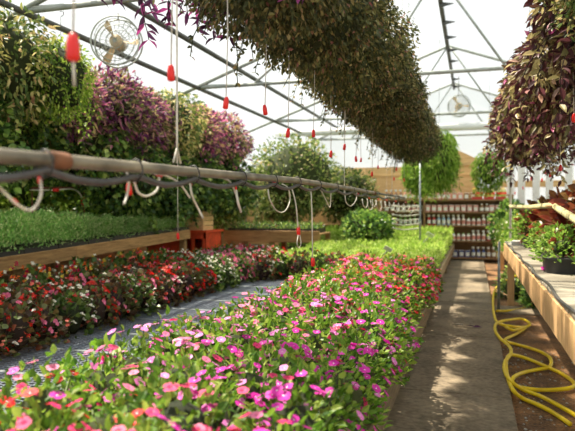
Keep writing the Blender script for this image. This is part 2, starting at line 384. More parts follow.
# end wall: tan plywood below, sheet in the gable above, window frames on the right
BY = 17.0
mb = MB()
xs = [-6.6 + .61 * i for i in range(12)]
for i in range(len(xs) - 1): mb.box((xs[i] + .004, BY, .0), (min(xs[i + 1], .7) - .004, BY + .04, 2.55 if i % 4 else 2.3))
for i in range(3): mb.box((-6.6, BY - .03, .8 + i * .75), (.7, BY, .86 + i * .75))
mb.box((-1.6, BY - .05, 2.55), (.6, BY, 2.63))
mb.add([(-1.25, BY - .03, 2.6), (.35, BY - .03, 2.6), (-.45, BY - .03, 3.0), (-1.25, BY, 2.6), (.35, BY, 2.6), (-.45, BY, 3.0)], [(0, 1, 2), (5, 4, 3), (0, 2, 5, 3), (1, 4, 5, 2)])
struct(mb.build('wall_back', M['ply']))
mb = MB(); mb.add([(-6.6, BY + .06, 0), (3, BY + .06, 0), (3, BY + .06, rz_at(3)), (RX, BY + .06, RZ), (-6.6, BY + .06, rz_at(-6.6))], [(0, 1, 2, 3, 4)])
struct(mb.build('wall_gable', M['wallsheet']))
mb = MB(); mb.box((.7, BY, 0), (3, BY + .04, .95)); mb.box((.7, BY - .02, 1.95), (3, BY + .03, 2.12)); struct(mb.build('trim_1', M['ply']))
mb = MB()
for x in (.95, 1.22, 1.58, 1.9, 2.36, 2.7): mb.box((x - .09, BY - .06, .9), (x + .09, BY + .02, 2.75), bev=.01)
mb.box((.8, BY - .04, 2.6), (3, BY + .02, 2.78))
struct(mb.build('window_1', M['white']))
k = 2
for y in (1.0, 5.0, 9.0, 13.0, 16.9):
    mb = MB(); tz = 3.37
    xr = EX[1] - .05; xl = EX[0] + .05
    mb.tube([(xl, y, rz_at(xl)), (RX, y, RZ - .02), (xr, y, rz_at(xr))], .03, 8)
    xl2 = RX - (RZ - tz) / .367
    mb.tube([(xl2, y, tz), (xr, y, tz)], .028, 8)
    nx = [-4.3, -2.4, RX, 1.4]
    prev = (xl2, tz)
    for i, x in enumerate(nx):
        top = (x, rz_at(x)); bot = ((x + (nx[i + 1] if i + 1 < len(nx) else xr)) / 2, tz)
        mb.tube([(prev[0], y, prev[1]), (top[0], y, top[1])], .018, 6); mb.tube([(top[0], y, top[1]), (bot[0], y, bot[1])], .018, 6); prev = bot
    for x in (xl, xr):
        mb.tube([(x, y, 0), (x, y, rz_at(x))], .035, 8)
    struct(mb.build('trim_%d' % k, M['truss'])); k += 1
mb = MB(); mb.tube([(-5, 15.1, 3.36), (2.9, 15.1, 3.36)], .09, 12); struct(mb.build('trim_%d' % k, M['white'])); k += 1
for (x, z, r, mt) in ((-4.3, 3.36, .035, 'truss_dark'), (-3.6, 3.62, .035, 'truss_dark'), (-1.9, 4.25, .02, 'truss'), (1.0, 4.2, .02, 'truss')):
    mb = MB(); mb.tube([(x, -1, z), (x, 16.9, z)], r, 8); struct(mb.build('trim_%d' % k, M[mt])); k += 1
mb = MB(); mb.box((RX - .03, -1, 4.6), (RX + .03, 16.9, 4.7))
for i in range(14): y = 4 + i * .95; mb.add([(RX, y, 4.62), (RX, y, 4.54), (RX + .2, y, 4.58), (RX, y + .03, 4.62), (RX, y + .03, 4.54), (RX + .2, y + .03, 4.58)], [(0, 1, 2), (5, 4, 3), (0, 2, 5, 3), (1, 4, 5, 2), (0, 3, 4, 1)]); 
struct(mb.build('trim_%d' % k, M['truss_dark'])); k += 1
# walkway slabs
mb = MB(); y = 1.5; ys = [-1.0, .9, 2.75, 4.55, 6.6, 8.3, 8.95, 9.6, 11.4, 13.0, 14.6, 16.6]
for a, b in zip(ys[:-1], ys[1:]):
    mb.box((-.72, a + .008, -.02), (.27, b - .008, .045 + U(-.003, .003)), bev=.008)
mb.box((.285, 8.35, -.02), (1.9, 8.93, .03), bev=.008)
struct(mb.build('walkway', M['concrete']))

# ------------------------------------------------------------------ low bench under the impatiens and begonias
BZ = .36
bench = empty('low_bench', (-2.4, 5, 0), 'low wide bench with grey mesh top and brown timber edge beside the aisle', 'bench')
def rel(o_loc, p): return tuple(Vector(p) - Vector(o_loc))
BL = (-2.4, 5, 0)
mb = MB()
x0, x1, y0, y1 = -4.35, -.5, .6, 10.3
def rb(a, b, mi=0, m=None, **kw): (m or mb).box(rel(BL, a), rel(BL, b), mi, **kw)
y = y0; i = 0
XE = lambda y: x1 if y < 8.62 else -3.0
while y < y1:            # expanded metal strands
    rb((x0, y, BZ - .008), (XE(y), y + .007, BZ)); y += .042
x = x0
while x < x1: rb((x, y0, BZ - .010), (x + .008, y1 if x < -3.02 else 8.65, BZ - .003)); x += .052
mb.build('mesh_top', M['mesh'], bench)
mb = MB()
for yy in np.arange(y0, y1, .62): rb((x0, yy, BZ - .045), (XE(yy + .05), yy + .045, BZ + .002))
for xx in (-3.2, -2.3, -1.4): rb((xx, y0, BZ - .085), (xx + .04, y1 if xx < -3.1 else 8.65, BZ - .045))
mb.build('support_frame', M['steel'], bench)
yb = y0
for b in (2.6, 4.9, 7.2, 8.67):
    mb = MB(); rb((-.5, yb + .003, .21), (-.455, b - .003, .375), bev=.004); mb.build('edge_board', M['greywood'], bench); yb = b
for xx in (-.59, -4.3):
    for yy in (1.2, 3.4, 5.2, 6.9, 8.2) + ((10.1,) if xx < -1 else ()):
        mb = MB(); rb((xx, yy, 0 if xx < -1 else .046), (xx + .09, yy + .09, .3), bev=.004); mb.build('leg', M['greywood'], bench)

# ------------------------------------------------------------------ impatiens
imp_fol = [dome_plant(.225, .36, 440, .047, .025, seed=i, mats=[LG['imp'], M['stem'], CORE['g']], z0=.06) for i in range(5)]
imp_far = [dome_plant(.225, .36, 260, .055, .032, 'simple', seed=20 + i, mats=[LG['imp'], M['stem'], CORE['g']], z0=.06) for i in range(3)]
flm = {c: flower_mesh(c, e, .0232) for c, e in (('magenta', 'eye_w'), ('hotpink', 'eye_r'), ('pink', 'eye_r'), ('lilac', 'eye_w'), ('red', 'eye_w'), ('white', 'eye_r'), ('crimson', 'eye_w'))}
POT = pot_mesh(.055, .09)
fname = {'magenta': 'magenta', 'hotpink': 'hot pink', 'pink': 'rose pink', 'lilac': 'lilac pink', 'red': 'red', 'white': 'white', 'crimson': 'crimson'}
def plant(name, cat, loc, fol, pal, nfl, r, h, label, group, flmesh, fn='flower', z0=.06, pots=True):
    o = empty(name, loc, label, cat, group, U(0, 6.3))
    obj('foliage', fol, o, None, None, U(.92, 1.1))
    if pots: obj('pot', POT, o)
    for j in range(nfl):
        s = Vector(sph(1, .05, 1)[0]); q = U(.98, 1.1)
        p = Vector((s.x * r * q, s.y * r * q, z0 + s.z * h * q))
        q2 = Vector((s.x, s.y, s.z * .9 + .45)).normalized() + Vector((U(-.35, .35), U(-.35, .35), 0))
        f = obj(fn, flmesh[random.choices([a for a, _ in pal], [w for _, w in pal])[0]], o, p, q2.to_track_quat('Z', 'Y').to_euler(), U(.8, 1.2))
    return o
rows = [-.70, -.95, -1.20, -1.44]
rown = ['row nearest the aisle', 'second row from the aisle', 'third row from the aisle', 'row bordering the bare mesh']
for ri, X in enumerate(rows):
    n = 0; Y = 1.22 + U(-.05, .05) + (0.05 if ri % 2 else 0)
    while Y < 8.25:
        x = X + U(-.035, .035)
        if ri == 0 and not 4.4 < Y < 6.2: x += .07
        if ri == 3 and Y < 3.3: x -= .10
        if ri == 2 and Y < 3.3: x -= .05
        if Y < 2.05: pal = [('hotpink', 5), ('pink', 3), ('red', 3 if X < -1.1 else .6), ('white', .3), ('magenta', 2)]
        elif Y < 3.1: pal = [('magenta', 6), ('lilac', 2), ('hotpink', 1)] if X > -1.0 else [('lilac', 5), ('pink', 3), ('magenta', 2), ('hotpink', 1)]
        elif Y < 4.3: pal = [('magenta', 5), ('lilac', 2), ('crimson', 1)] if X > -.8 else [('lilac', 3), ('pink', 3), ('magenta', 2), ('hotpink', 2)]
        elif Y < 5.4: pal = [('magenta', 3), ('red', 2), ('crimson', 2), ('pink', 1)] if X > -1.1 else [('hotpink', 3), ('pink', 3), ('white', .8), ('red', 1)]
        else: pal = [('red', 5), ('crimson', 3), ('hotpink', 3), ('magenta', 2), ('pink', 2)]
        top = sorted(pal, key=lambda t: -t[1])
        nfl = int(U(38, 52)) if Y < 5 else int(U(44, 58))
        h = .36
        lab = '%s and %s impatiens plant, %s, %s from the camera' % (fname[top[0][0]], fname[top[1][0]], rown[ri], ORD[n])
        o = plant('impatiens_plant', 'flowering plant', (x, Y, BZ), random.choice(imp_fol if Y < 6 else imp_far), pal, nfl, .225, h, lab, 'impatiens on the low bench', flm)
        o.scale = (1, 1, U(.9, 1.08))
        if ri == 0: o.scale = (.98, 1.05, U(.86, .98))
        n += 1; Y += U(.29, .33)

# ------------------------------------------------------------------ begonias
bf = {'d': [dome_plant(.22, .33, 230, .056, .05, seed=40 + i, mats=[LG['beg'], M['stem'], CORE['p']], z0=.05) for i in range(4)],
      'g': [dome_plant(.22, .33, 230, .056, .05, seed=50 + i, mats=[LG['begg'], M['stem'], CORE['g']], z0=.05) for i in range(4)]}
bcl = {c: cluster_mesh(c, .0135, 4) for c in ('scarlet', 'salmon', 'pink', 'white', 'orange', 'crimson', 'yellow')}
browX = [-3.2, -3.5, -3.8, -4.1]
brn = ['front row by the mesh', 'second row from the mesh', 'third row from the mesh', 'rear row below the left bench']
bname = {'scarlet': 'red', 'salmon': 'salmon', 'pink': 'pink', 'white': 'white', 'orange': 'orange', 'crimson': 'crimson', 'yellow': 'yellow'}
for ri, X in enumerate(browX):
    n = 0; Y = (2.95, 3.3, 3.7, 4.0)[ri]
    while Y < 10.0:
        leaf = 'd' if Y < 6.9 - .3 * ri else ('g' if Y < 9.2 else random.choice('dg'))
        if ri == 3 or (ri == 2 and Y < 6): pal = [('orange', 3), ('yellow', 3), ('white', 4), ('crimson', 1.5), ('scarlet', 1)]; leaf = 'g' if n % 2 else leaf
        elif Y < 6.2: pal = [('scarlet', 6), ('salmon', 2), ('pink', 2), ('white', .8)]
        elif Y < 6.9: pal = [('scarlet', 6), ('crimson', 1)]
        elif Y < 7.5: pal = [('white', 6), ('scarlet', .6)]; leaf = 'g'
        elif Y < 9.0: pal = [('pink', 6), ('white', 1.5)]; leaf = 'g'
        else: pal = [('scarlet', 4), ('white', 3), ('pink', 2)]
        if ri == 0 and n in (4, 7): leaf = 'g'; pal = [('white', 6), ('pink', 1)]
        top = sorted(pal, key=lambda t: -t[1])
        lab = '%s begonia with %s flowers, %s, %s from the camera' % ({'d': 'dark bronze-leaved', 'g': 'green-leaved'}[leaf], bname[top[0][0]], brn[ri], ORD[n])
        o = plant('begonia_plant', 'flowering plant', (X + U(-.03, .03), Y, BZ), random.choice(bf[leaf]), pal, int(U(32, 44)), .22, .34, lab, 'begonias on the low bench', bcl, 'flower_cluster', .05)
        o.scale = (1, 1, ((1.0, 1.05, 1.12, 1.18)[ri] if Y < 7.5 else 1.0) * U(.95, 1.05))
        n += 1; Y += U(.29, .33)

for i, (x, y) in enumerate(((-2.92, 8.2), (-2.66, 8.35), (-2.4, 8.4), (-2.14, 8.42), (-1.88, 8.42))):
    plant('begonia_plant', 'flowering plant', (x, y, BZ), bf['g' if i % 2 else 'd'][i % 4], [('scarlet', 4), ('white', 3), ('pink', 2)] if i < 2 else [('scarlet', 2), ('crimson', 1)], 34 if i < 2 else 9, .22, .34,
          'begonia in the short row ending the bare mesh, %s from the left' % ORD[i], 'begonias on the low bench', bcl, 'flower_cluster', .05)

# ------------------------------------------------------------------ left bench with seedling trays
LB = (-5.2, 6, 0)
lb = empty('plant_bench', LB, 'long brown timber bench on the left carrying fine green seedling trays', 'bench')
TILT = Matrix.Translation((0, 0, .035)) @ Matrix.Rotation(.033, 4, 'X')
TZ = lambda y: .035 + .033 * (y - 6)
def bx(a, b, org, name, mtl, parent, **kw):
    m = MB(); m.box(rel(org, a), rel(org, b), **kw); return m.build(name, mtl, parent)
bx((-4.54, 3.0, .755), (-4.5, 6.1, .905), LB, 'edge_board', M['benchwood'], lb, bev=.004, mat=TILT)
bx((-4.54, 6.1, .755), (-4.5, 9.1, .905), LB, 'edge_board', M['benchwood'], lb, bev=.004, mat=TILT)
m = MB()
for i in range(8): m.box(rel(LB, (-4.72 - i * .17, 3.0, .86)), rel(LB, (-4.56 - i * .17, 9.1, .89)), mat=TILT)
m.build('bench_top', M['benchwood'], lb)
for xx in (-4.64, -5.8):
    for yy in (3.2, 5.1, 7.1, 8.95): bx((xx, yy, 0), (xx + .09, yy + .09, .86 + TZ(yy)), LB, 'leg', M['benchwood'], lb)
def tray_mesh(w, l, h, mat='pot'):
    m = MB(); t = .012
    m.box((-w, -l, 0), (w, l, .01)); 
    for s in (-1, 1):
        m.box((min(s * w, s * (w - t)), -l, 0), (max(s * w, s * (w - t)), l, h)); m.box((-w, min(s * l, s * (l - t)), 0), (w, max(s * l, s * (l - t)), h))
    m.box((-w + t, -l + t, .01), (w - t, l - t, h * .8), 1)
    return m.mesh('tray', [M[mat], M['soil']])
def grassy(w, l, h, n, L, W, mat, kind='simple', seed=0, hz=.15):
    m = MB(); P = np.stack([RNG.uniform(-w, w, n), RNG.uniform(-l, l, n), np.maximum(RNG.uniform(0, 1, n) ** .75 * h, .045)], 1)
    P[:, 2] *= 1 + .12 * np.sin(P[:, 0] * 17 + seed) * np.cos(P[:, 1] * 13 + seed)
    D = RNG.normal(0, .6, (n, 3)) + np.array([0, 0, .7]); D[:, 0] += P[:, 0] / w * .5
    cloud(m, P, D, RNG.uniform(.7, 1.3, n) * L, RNG.uniform(.7, 1.2, n) * W, kind)
    for i in range(40):
        x = U(-w, w) * .9; y = U(-l, l) * .9; m.tube([(x, y, .03), (x + U(-.03, .03), y + U(-.03, .03), h * U(.6, .95))], .0025, 4, 0, tint=.3)
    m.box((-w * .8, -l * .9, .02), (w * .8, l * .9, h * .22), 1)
    return m.mesh('foliage', [LG[mat], CORE['g']])
TR = tray_mesh(.3, .27, .06)
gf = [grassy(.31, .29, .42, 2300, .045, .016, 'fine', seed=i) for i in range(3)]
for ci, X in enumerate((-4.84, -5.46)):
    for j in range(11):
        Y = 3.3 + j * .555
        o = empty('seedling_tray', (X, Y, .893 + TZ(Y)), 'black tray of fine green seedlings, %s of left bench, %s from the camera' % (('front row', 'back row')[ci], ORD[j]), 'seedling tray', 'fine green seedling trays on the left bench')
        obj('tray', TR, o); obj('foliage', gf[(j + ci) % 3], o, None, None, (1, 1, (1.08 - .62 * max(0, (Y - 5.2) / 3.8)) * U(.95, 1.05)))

# ------------------------------------------------------------------ lime green trays further along
L2 = (-2.2, 12, 0)
b2 = empty('seedling_bench', L2, 'low bench behind the impatiens covered in lime green seedlings', 'bench')
for i, yy in enumerate((8.7, 10.7, 12.7, 14.7)):
    bx((-.5, yy, .3), (-.46, yy + 1.99, .46), L2, 'edge_board', M['greywood'], b2, bev=.004)
    bx((-.6, yy + .1, 0.046), (-.51, yy + .19, .44), L2, 'leg', M['greywood'], b2); bx((-2.9, yy + .1, 0), (-2.81, yy + .19, .44), L2, 'leg', M['greywood'], b2)
bx((-2.95, 8.7, .44), (-.5, 16.0, .47), L2, 'bench_top', M['greywood'], b2); bx((-2.84, 12.4, .44), (-2.95, 12.45, .47), L2, 'cleat', M['greywood'], b2)
bx((-4.2, 12.45, .44), (-2.955, 16.0, .47), L2, 'bench_top', M['greywood'], b2)
for yy in (12.6, 15.8): bx((-4.15, yy, 0), (-4.06, yy + .09, .44), L2, 'leg', M['greywood'], b2)
TR2 = tray_mesh(.29, .29, .06)
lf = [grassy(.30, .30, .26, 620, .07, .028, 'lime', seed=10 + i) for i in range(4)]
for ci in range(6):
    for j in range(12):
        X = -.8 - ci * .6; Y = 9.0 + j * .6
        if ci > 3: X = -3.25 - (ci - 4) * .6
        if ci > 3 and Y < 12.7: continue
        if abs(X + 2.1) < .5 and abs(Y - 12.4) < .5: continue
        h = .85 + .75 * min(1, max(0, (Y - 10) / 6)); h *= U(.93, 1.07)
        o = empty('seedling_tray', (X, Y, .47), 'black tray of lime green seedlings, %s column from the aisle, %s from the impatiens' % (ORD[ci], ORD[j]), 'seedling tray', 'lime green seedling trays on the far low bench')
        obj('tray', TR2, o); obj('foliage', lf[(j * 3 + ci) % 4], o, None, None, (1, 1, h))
for (px, py, s, lab) in ((388, 249, .10, 'blank white plant marker standing among lime seedlings just behind the red impatiens'), (430, 235, .12, 'blank white plant marker tilted over lime seedlings towards the shelves')):
    p = onZ(px, py, .80 if s < .11 else .9); m = MB(); m.box((-.05, -.003, -.04), (.05, .003, .04), bev=.0015); m.box((-.008, -.004, -.30), (.008, .002, -.03))
    tag(obj('plant_marker', m.mesh('plant_marker', [M['white']]), None, p, (.9, .5, .2), s / .05 * .6), lab, 'plant marker')

# ------------------------------------------------------------------ hanging baskets
def basket_parts(o, potz, potr, topz, mat='pot'):
    m = MB(); m.lathe([(potr * .6, 0), (potr * .95, potr * .75), (potr * 1.05, potr * .78), (potr * 1.05, potr * .9), (potr * .92, potr * .9), (potr * .9, potr * .7), (.001, potr * .7)], (0, 0, potz), 18)
    m.build('pot', M[mat], o)
    m = MB()
    for k in range(3):
        a = 2 * PI * k / 3 + .4; m.tube([(potr * math.cos(a), potr * math.sin(a), potz + potr * .85), (0, 0, potz + potr * 2.6)], .0025, 5)
    m.tube([(0, 0, potz + potr * 2.6), (0, 0, topz)], .003, 5)
    m.tube([(0, 0, topz), (.03, 0, topz + .03), (.015, 0, topz + .06), (-.01, 0, topz + .05)], .004, 5, smooth_pts=4)
    m.build('hanger', M['truss_dark'], o)
def hang_foliage(r, rz, n, L, W, mat, kind='ovate', seed=0, droop=.6, core_m='g', strands=0, sl=.35, tintf=None, shell=.72, corer=.72, cz=0):
    m = MB(); S = sph(n, -1, 1); q = RNG.uniform(shell, 1.04, n) * lump(S, 6, .09, seed)
    P = S * q[:, None] * np.array([r, r, rz]); P[:, 2] += cz
    D = S * .7 + np.array([0, 0, -droop]) + RNG.normal(0, .45, (n, 3))
    tint = RNG.random(n)
    if tintf is not None: tint = tintf(S, tint)
    cloud(m, P, D, RNG.uniform(.7, 1.2, n) * L, RNG.uniform(.7, 1.2, n) * W, kind, tint, 0, up=.5)
    for k in range(strands):
        s = sph(1, -.9, .3)[0]; p = Vector(s * np.array([r, r, rz]) * .95) + Vector((0, 0, cz)); d = Vector((s[0] * .6, s[1] * .6, -.3)); pts = [p.copy()]
        ln = int(U(.4, 1) * sl / .05) + 2
        for i in range(ln): d = (d + Vector((U(-.25, .25), U(-.25, .25), -.35))).normalized(); p = p + d * .05; pts.append(p.copy())
        m.tube(pts, .003, 4, 1)
        A = np.array([tuple(x) for x in pts for _ in (0, 1)]); DD = np.array([(U(-1, 1), U(-1, 1), U(-.9, .2)) for _ in A])
        cloud(m, A, DD, L * 1.05, W * 1.05, kind, RNG.random(len(A)), 0)
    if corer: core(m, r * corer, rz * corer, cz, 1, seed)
    return m.mesh('foliage', [LG[mat], CORE[core_m]])
def hb(loc, fol, potr, top, label, group, rz=0, sc=1, potz=0, name='hanging_basket', mat='pot', szz=None):
    o = empty(name, loc, label, 'hanging basket', group, rz)
    basket_parts(o, potz, potr, top - loc[2], mat)
    obj('foliage', fol, o, None, None, szz or sc); return o
# central double row above the bed
cf = [hang_foliage(.46, .36, 9500, .034, .017, 'central', seed=100 + i, strands=22, sl=.22, kind='ovate') for i in range(3)]
for i in range(11):
    Y = 2.95 + i * .74; X = -.98 + U(-.03, .03)
    o = hb((X, Y, 2.68 - .012 * i), cf[i % 3], .17, rz_at(X) - .06, 'olive green trailing basket over the central bed, %s from the camera' % ORD[i], 'trailing baskets over the central bed', U(0, 6), szz=(U(.92, 1.05), U(1, 1.08), U(.95, 1.1)))
# left upper tier
lt = {'varieg': [hang_foliage(.66, .62, 2900, .085, .034, 'varieg', seed=120 + i, strands=14) for i in range(2)],
      'purple': [hang_foliage(.66, .55, 3000, .11, .032, 'purple', seed=130 + i, strands=34, sl=.3, core_m='p', droop=.2) for i in range(3)],
      'bright': [hang_foliage(.34, .42, 1700, .05, .022, 'brightvine', seed=140, strands=20)],
      'ivy': [hang_foliage(.68, .66, 2700, .085, .06, 'ivy', seed=150 + i, strands=26, sl=.4) for i in range(3)],
      'vineb': [hang_foliage(.6, .5, 1500, .09, .06, 'brightvine', seed=160, strands=16, sl=.4)]}
nm = {'varieg': 'cream-edged green trailing basket', 'purple': 'purple and pink wandering basket', 'bright': 'fine bright green basket', 'ivy': 'dark ivy basket', 'vineb': 'yellow-green vine basket'}
G = 'hanging baskets above the left bench'
up = [('varieg', -4.75, 4.1), ('varieg', -4.7, 5.0), ('purple', -5.0, 6.2), ('purple', -4.85, 7.1), ('purple', -5.0, 8.0), ('varieg', -4.9, 8.95), ('purple', -4.95, 9.9), ('purple', -4.9, 11.0)]
for i, (kk, x, y) in enumerate(up):
    z = {'varieg': 2.75, 'purple': 2.72}[kk] + (.1 if i < 2 else 0)
    hb((x, y, z), random.choice(lt[kk]), .2, rz_at(x) - .05, '%s, upper tier above the left bench, %s from the camera' % (nm[kk], ORD[i]), G, U(0, 6))
hb((-4.15, 5.35, 2.78), lt['bright'][0], .14, rz_at(-4.15) - .05, 'small fine bright green basket hanging in front of the purple baskets', None, .5)
low = [('ivy', -4.95, 4.6), ('ivy', -5.15, 5.55), ('ivy', -5.05, 6.95), ('ivy', -5.0, 7.75), ('ivy', -4.95, 8.8), ('ivy', -4.9, 9.8), ('ivy', -4.8, 10.9)]
for i, (kk, x, y) in enumerate(low):
    z = 2.28 if y < 7 else (1.92 if y < 8.5 else 1.85)
    hb((x, y, z), random.choice(lt[kk]), .2, z + .9, '%s, lower tier above the left bench, %s from the camera' % (nm[kk], ORD[i]), G, U(0, 6))
for i, (x, y, z) in enumerate(((-6.0, 5.6, 1.75), (-6.0, 6.9, 1.7), (-6.0, 8.3, 1.6), (-5.9, 9.6, 1.5))):
    hb((x, y, z), lt['vineb'][0], .18, z + 1.3, 'yellow-green vine basket hanging by the left wall, %s from the camera' % ORD[i], 'vine baskets by the left wall', U(0, 6))
# purple strands near the camera
pf = hang_foliage(.27, .2, 420, .10, .028, 'darkpurple', seed=170, strands=20, sl=.42, core_m='p')
hb((-1.75, 3.3, 3.02), pf, .14, rz_at(-1.75) - .05, 'dark purple trailing basket at the top left of the central row', None, 0)
hb((-.85, 2.75, 2.95), pf, .14, rz_at(-.78) - .05, 'dark purple trailing basket in front of the olive baskets', None, 2)
# right row
rf = [hang_foliage(.47, .44, 3300, .082, .036, 'zebra', seed=180 + i, strands=34, sl=.3, core_m='p') for i in range(3)]
for i, (x, y, z) in enumerate(((.90, 4.2, 2.66), (.80, 5.3, 2.58), (.76, 6.4, 2.56), (.72, 7.5, 2.52), (.70, 8.5, 2.50))):
    hb((x, y, z), rf[i % 3], .2, rz_at(x) - .05, 'burgundy and cream striped trailing basket on the right, %s from the camera' % ORD[i], 'striped trailing baskets above the right bench', U(0, 6), szz=(1, 1, 1.12))
hb((.68, 3.62, 2.72), lt['varieg'][0], .15, rz_at(.7) - .05, 'cream-edged leafy basket at the top right nearest the camera', None, 1, szz=.45)
# ferns
ff = [hang_foliage(.42, .62, 3000, .13, .022, 'fern', 'simple', seed=401, droop=1.6, strands=30, sl=.35), hang_foliage(.34, .42, 1700, .10, .025, 'fern', 'simple', seed=402, droop=1.2, strands=14, sl=.2)]
for (px, py, d, fi, sc, lab) in ((439, 158, 12.0, 0, (.86, .86, 1), 'bright green drooping basket hanging at the far end of the central row'), (421, 172, 13.6, 0, (.9, .9, .8), 'bright green basket half hidden behind the last olive basket'),
                                 (489, 170, 13.5, 1, (1, 1, 1.1), 'round leafy green basket above the right-hand side of the shelves')):
    p = CL + ray(px, py) * d; hb(tuple(p), ff[fi], .16, rz_at(p.x) - .05, lab, None, 1, sc)

# ------------------------------------------------------------------ small trees and bush behind
def tree(loc, h, r, rz, lab, seed, n=2600, mat='tree'):
    o = empty('potted_tree', loc, lab, 'tree')
    m = MB(); m.lathe([(.16, 0), (.2, .3), (.22, .3), (.22, .34), (.19, .34), (.18, .3), (.001, .3)], seg=18); m.build('pot', M['greypot'], o)
    m = MB(); m.tube([(0, 0, .28), (.03, 0, h * .35), (-.02, .02, h * .6), (0, 0, h)], [.045, .04, .035, .02], 8, smooth_pts=4)
    for k in range(6):
        a = k * 1.1; m.tube([(0, 0, h * .55), (r * .4 * math.cos(a), r * .4 * math.sin(a), h * .8), (r * .7 * math.cos(a), r * .7 * math.sin(a), h)], .015, 6)
    m.build('trunk', M['bark'], o)
    obj('foliage', hang_foliage(r, rz, n, .10, .055, mat, seed=seed, droop=.1, strands=8), o, (0, 0, h))
tree((-4.05, 13.6, 0), 2.12, 1.08, 1.0, 'broad leafy tree standing behind the wooden bench left of centre', 200)
tree((-3.2, 15.7, 0), 1.75, .85, .75, 'leafy tree standing close to the tan back wall', 201)
tree((-5.6, 12.6, 0), 1.7, .8, .85, 'leafy tree in the far left corner behind the red cabinet', 202)
tree((-4.95, 15.3, 0), 1.75, 1.0, .85, 'leafy tree between the far left corner and the back wall', 203)
o = empty('leafy_bush', (-2.1, 12.4, .47), 'round leafy green bush standing among the lime seedlings', 'bush')
m = MB(); m.lathe([(.15, 0), (.19, .25), (.2, .25), (.2, .28), (.17, .28), (.001, .25)], seg=18); m.build('pot', M['greypot'], o)
obj('foliage', hang_foliage(.54, .36, 1500, .10, .065, 'ivy', seed=204, droop=-.2), o, (0, 0, .52))

# red cabinet, crates, second bench
RC = (-4.95, 9.85, 0)
rc = empty('red_cabinet', RC, 'red painted wooden cabinet with two dark openings beside the left bench', 'cabinet')
m = MB(); X0, X1, Y0, Y1, Z1 = -.62, .52, -.35, .35, .97
m.box((X0, Y0, .05), (X0 + .65, Y0 + .03, Z1)); m.box((X0, Y1 - .03, .05), (X1, Y1, Z1)); m.box((X0, Y0, .05), (X0 + .03, Y1, Z1)); m.box((X1 - .03, Y0, .05), (X1, Y1, Z1))
m.box((X0, Y0, .05), (X1, Y1, .1)); m.box((X0 - .03, Y0 - .03, Z1), (X1 + .03, Y1 + .03, Z1 + .04)); m.box((X0 + .65, Y0, .05), (X1, Y0 + .03, .3)); m.box((X0 + .65, Y0, Z1 - .1), (X1, Y0 + .03, Z1))
m.build('body', M['red_paint'], rc)
for a in (X0 + .65, X0 + .88, X1 - .05):
    m = MB(); m.box((a, Y0 - .005, .3), (a + .05, Y0 + .03, Z1 - .1)); m.build('door_stile', M['red_paint'], rc)
m = MB()
for a in (X0, X1 - .08): 
    for b in (Y0, Y1 - .08): m.box((a, b, 0), (a + .08, b + .08, .05))
m.build('feet', M['red_paint'], rc)
m = MB(); 
for j in range(4): m.box((-.3, -.2, j * .085), (.3, .2, j * .085 + .075))
for s in (-.3, .27): m.box((s, -.22, 0), (s + .03, -.2, .33))
tag(obj('wooden_crate', m.mesh('wooden_crate', [M['ply']]), None, (-4.8, 9.8, 1.01)), 'pale slatted wooden crate standing on the red cabinet', 'crate')
SB = (-3.8, 11.7, 0)
sb = empty('plant_bench', SB, 'brown timber bench facing the camera to the right of the red cabinet', 'bench')
bx((-4.85, 11.3, .72), (-2.85, 11.34, .95), SB, 'edge_board', M['benchwood_x'], sb, bev=.004)
bx((-4.85, 11.34, .87), (-2.85, 12.3, .9), SB, 'bench_top', M['benchwood_x'], sb)
for xx in (-4.8, -3.9, -2.95):
    for yy in (11.36, 12.2): bx((xx, yy, 0), (xx + .09, yy + .09, .87), SB, 'leg', M['benchwood_x'], sb)
TR3 = tray_mesh(.22, .4, .09); ivs = [grassy(.2, .38, .2, 300, .05, .03, 'ivy', seed=30)]
for j in range(4):
    o = empty('seedling_tray', (-4.6 + j * .48, 11.8, .9), 'black tray of small dark plants on the far timber bench, %s from the red cabinet' % ORD[j], 'seedling tray', 'dark seedling trays on the far timber bench')
    obj('tray', TR3, o); obj('foliage', ivs[0], o)
m = MB(); m.lathe([(.14, 0), (.18, .3), (.19, .3), (.19, .33), (.17, .33), (.16, .05), (.001, .05)], seg=18)
tag(obj('bucket', m.mesh('bucket', [M['greypot']]), None, (-4.0, 10.75, .0), None, (1, 1, 2.1)), 'tall dark grey bucket in front of the far timber bench', 'bucket')
WC = (-3.2, 16.4, 0)
for i, (x, z, w) in enumerate(((-3.9, 0, .5), (-2.75, 0, .5), (-1.8, 0, .45))):
    m = MB()
    for j in range(6): m.box((-w, -.3, j * .16 + .01), (w, .3, j * .16 + .15))
    for s in (-w, w - .05): m.box((s, -.32, 0), (s + .05, -.3, .97))
    tag(obj('wooden_crate', m.mesh('wooden_crate', [M['benchwood_x']]), None, (x, 16.55, 0)), 'big brown slatted wooden crate against the back wall, %s from the left' % ORD[i], 'crate', 'brown crates against the back wall')

# ------------------------------------------------------------------ irrigation pipe
PX = -1.1
pp = empty('irrigation_pipe', (PX, 4, 1.56), 'long grey irrigation pipe slung above the flowers with drip tubes', 'pipe')
PO = Vector((PX, 4, 1.56))
def L(p): return Vector(p) - PO
pz = lambda y: 1.515 + .065 * min(1, max(0, (y - .8) / 3.0)) - (0.005 if y > 6 else 0)
px_ = lambda y: PX + .035 * math.exp(-(y - 1) ** 2 / 2)
m = MB(); m.tube([L((px_(y), y, pz(y))) for y in np.arange(-.5, 7.01, .25)], .0195, 12); m.build('conduit', M['conduit'], pp)
m = MB(); m.tube([L((px_(y), y, pz(y))) for y in np.arange(6.9, 10.3, .3)], .013, 10); m.build('thin_conduit', M['blacktube'], pp)
for y in (1.36, 6.95):
    m = MB(); m.tube([L((px_(y), y - .035, pz(y))), L((px_(y), y + .035, pz(y)))], .0245, 12); m.build('coupling', M['rust'], pp)
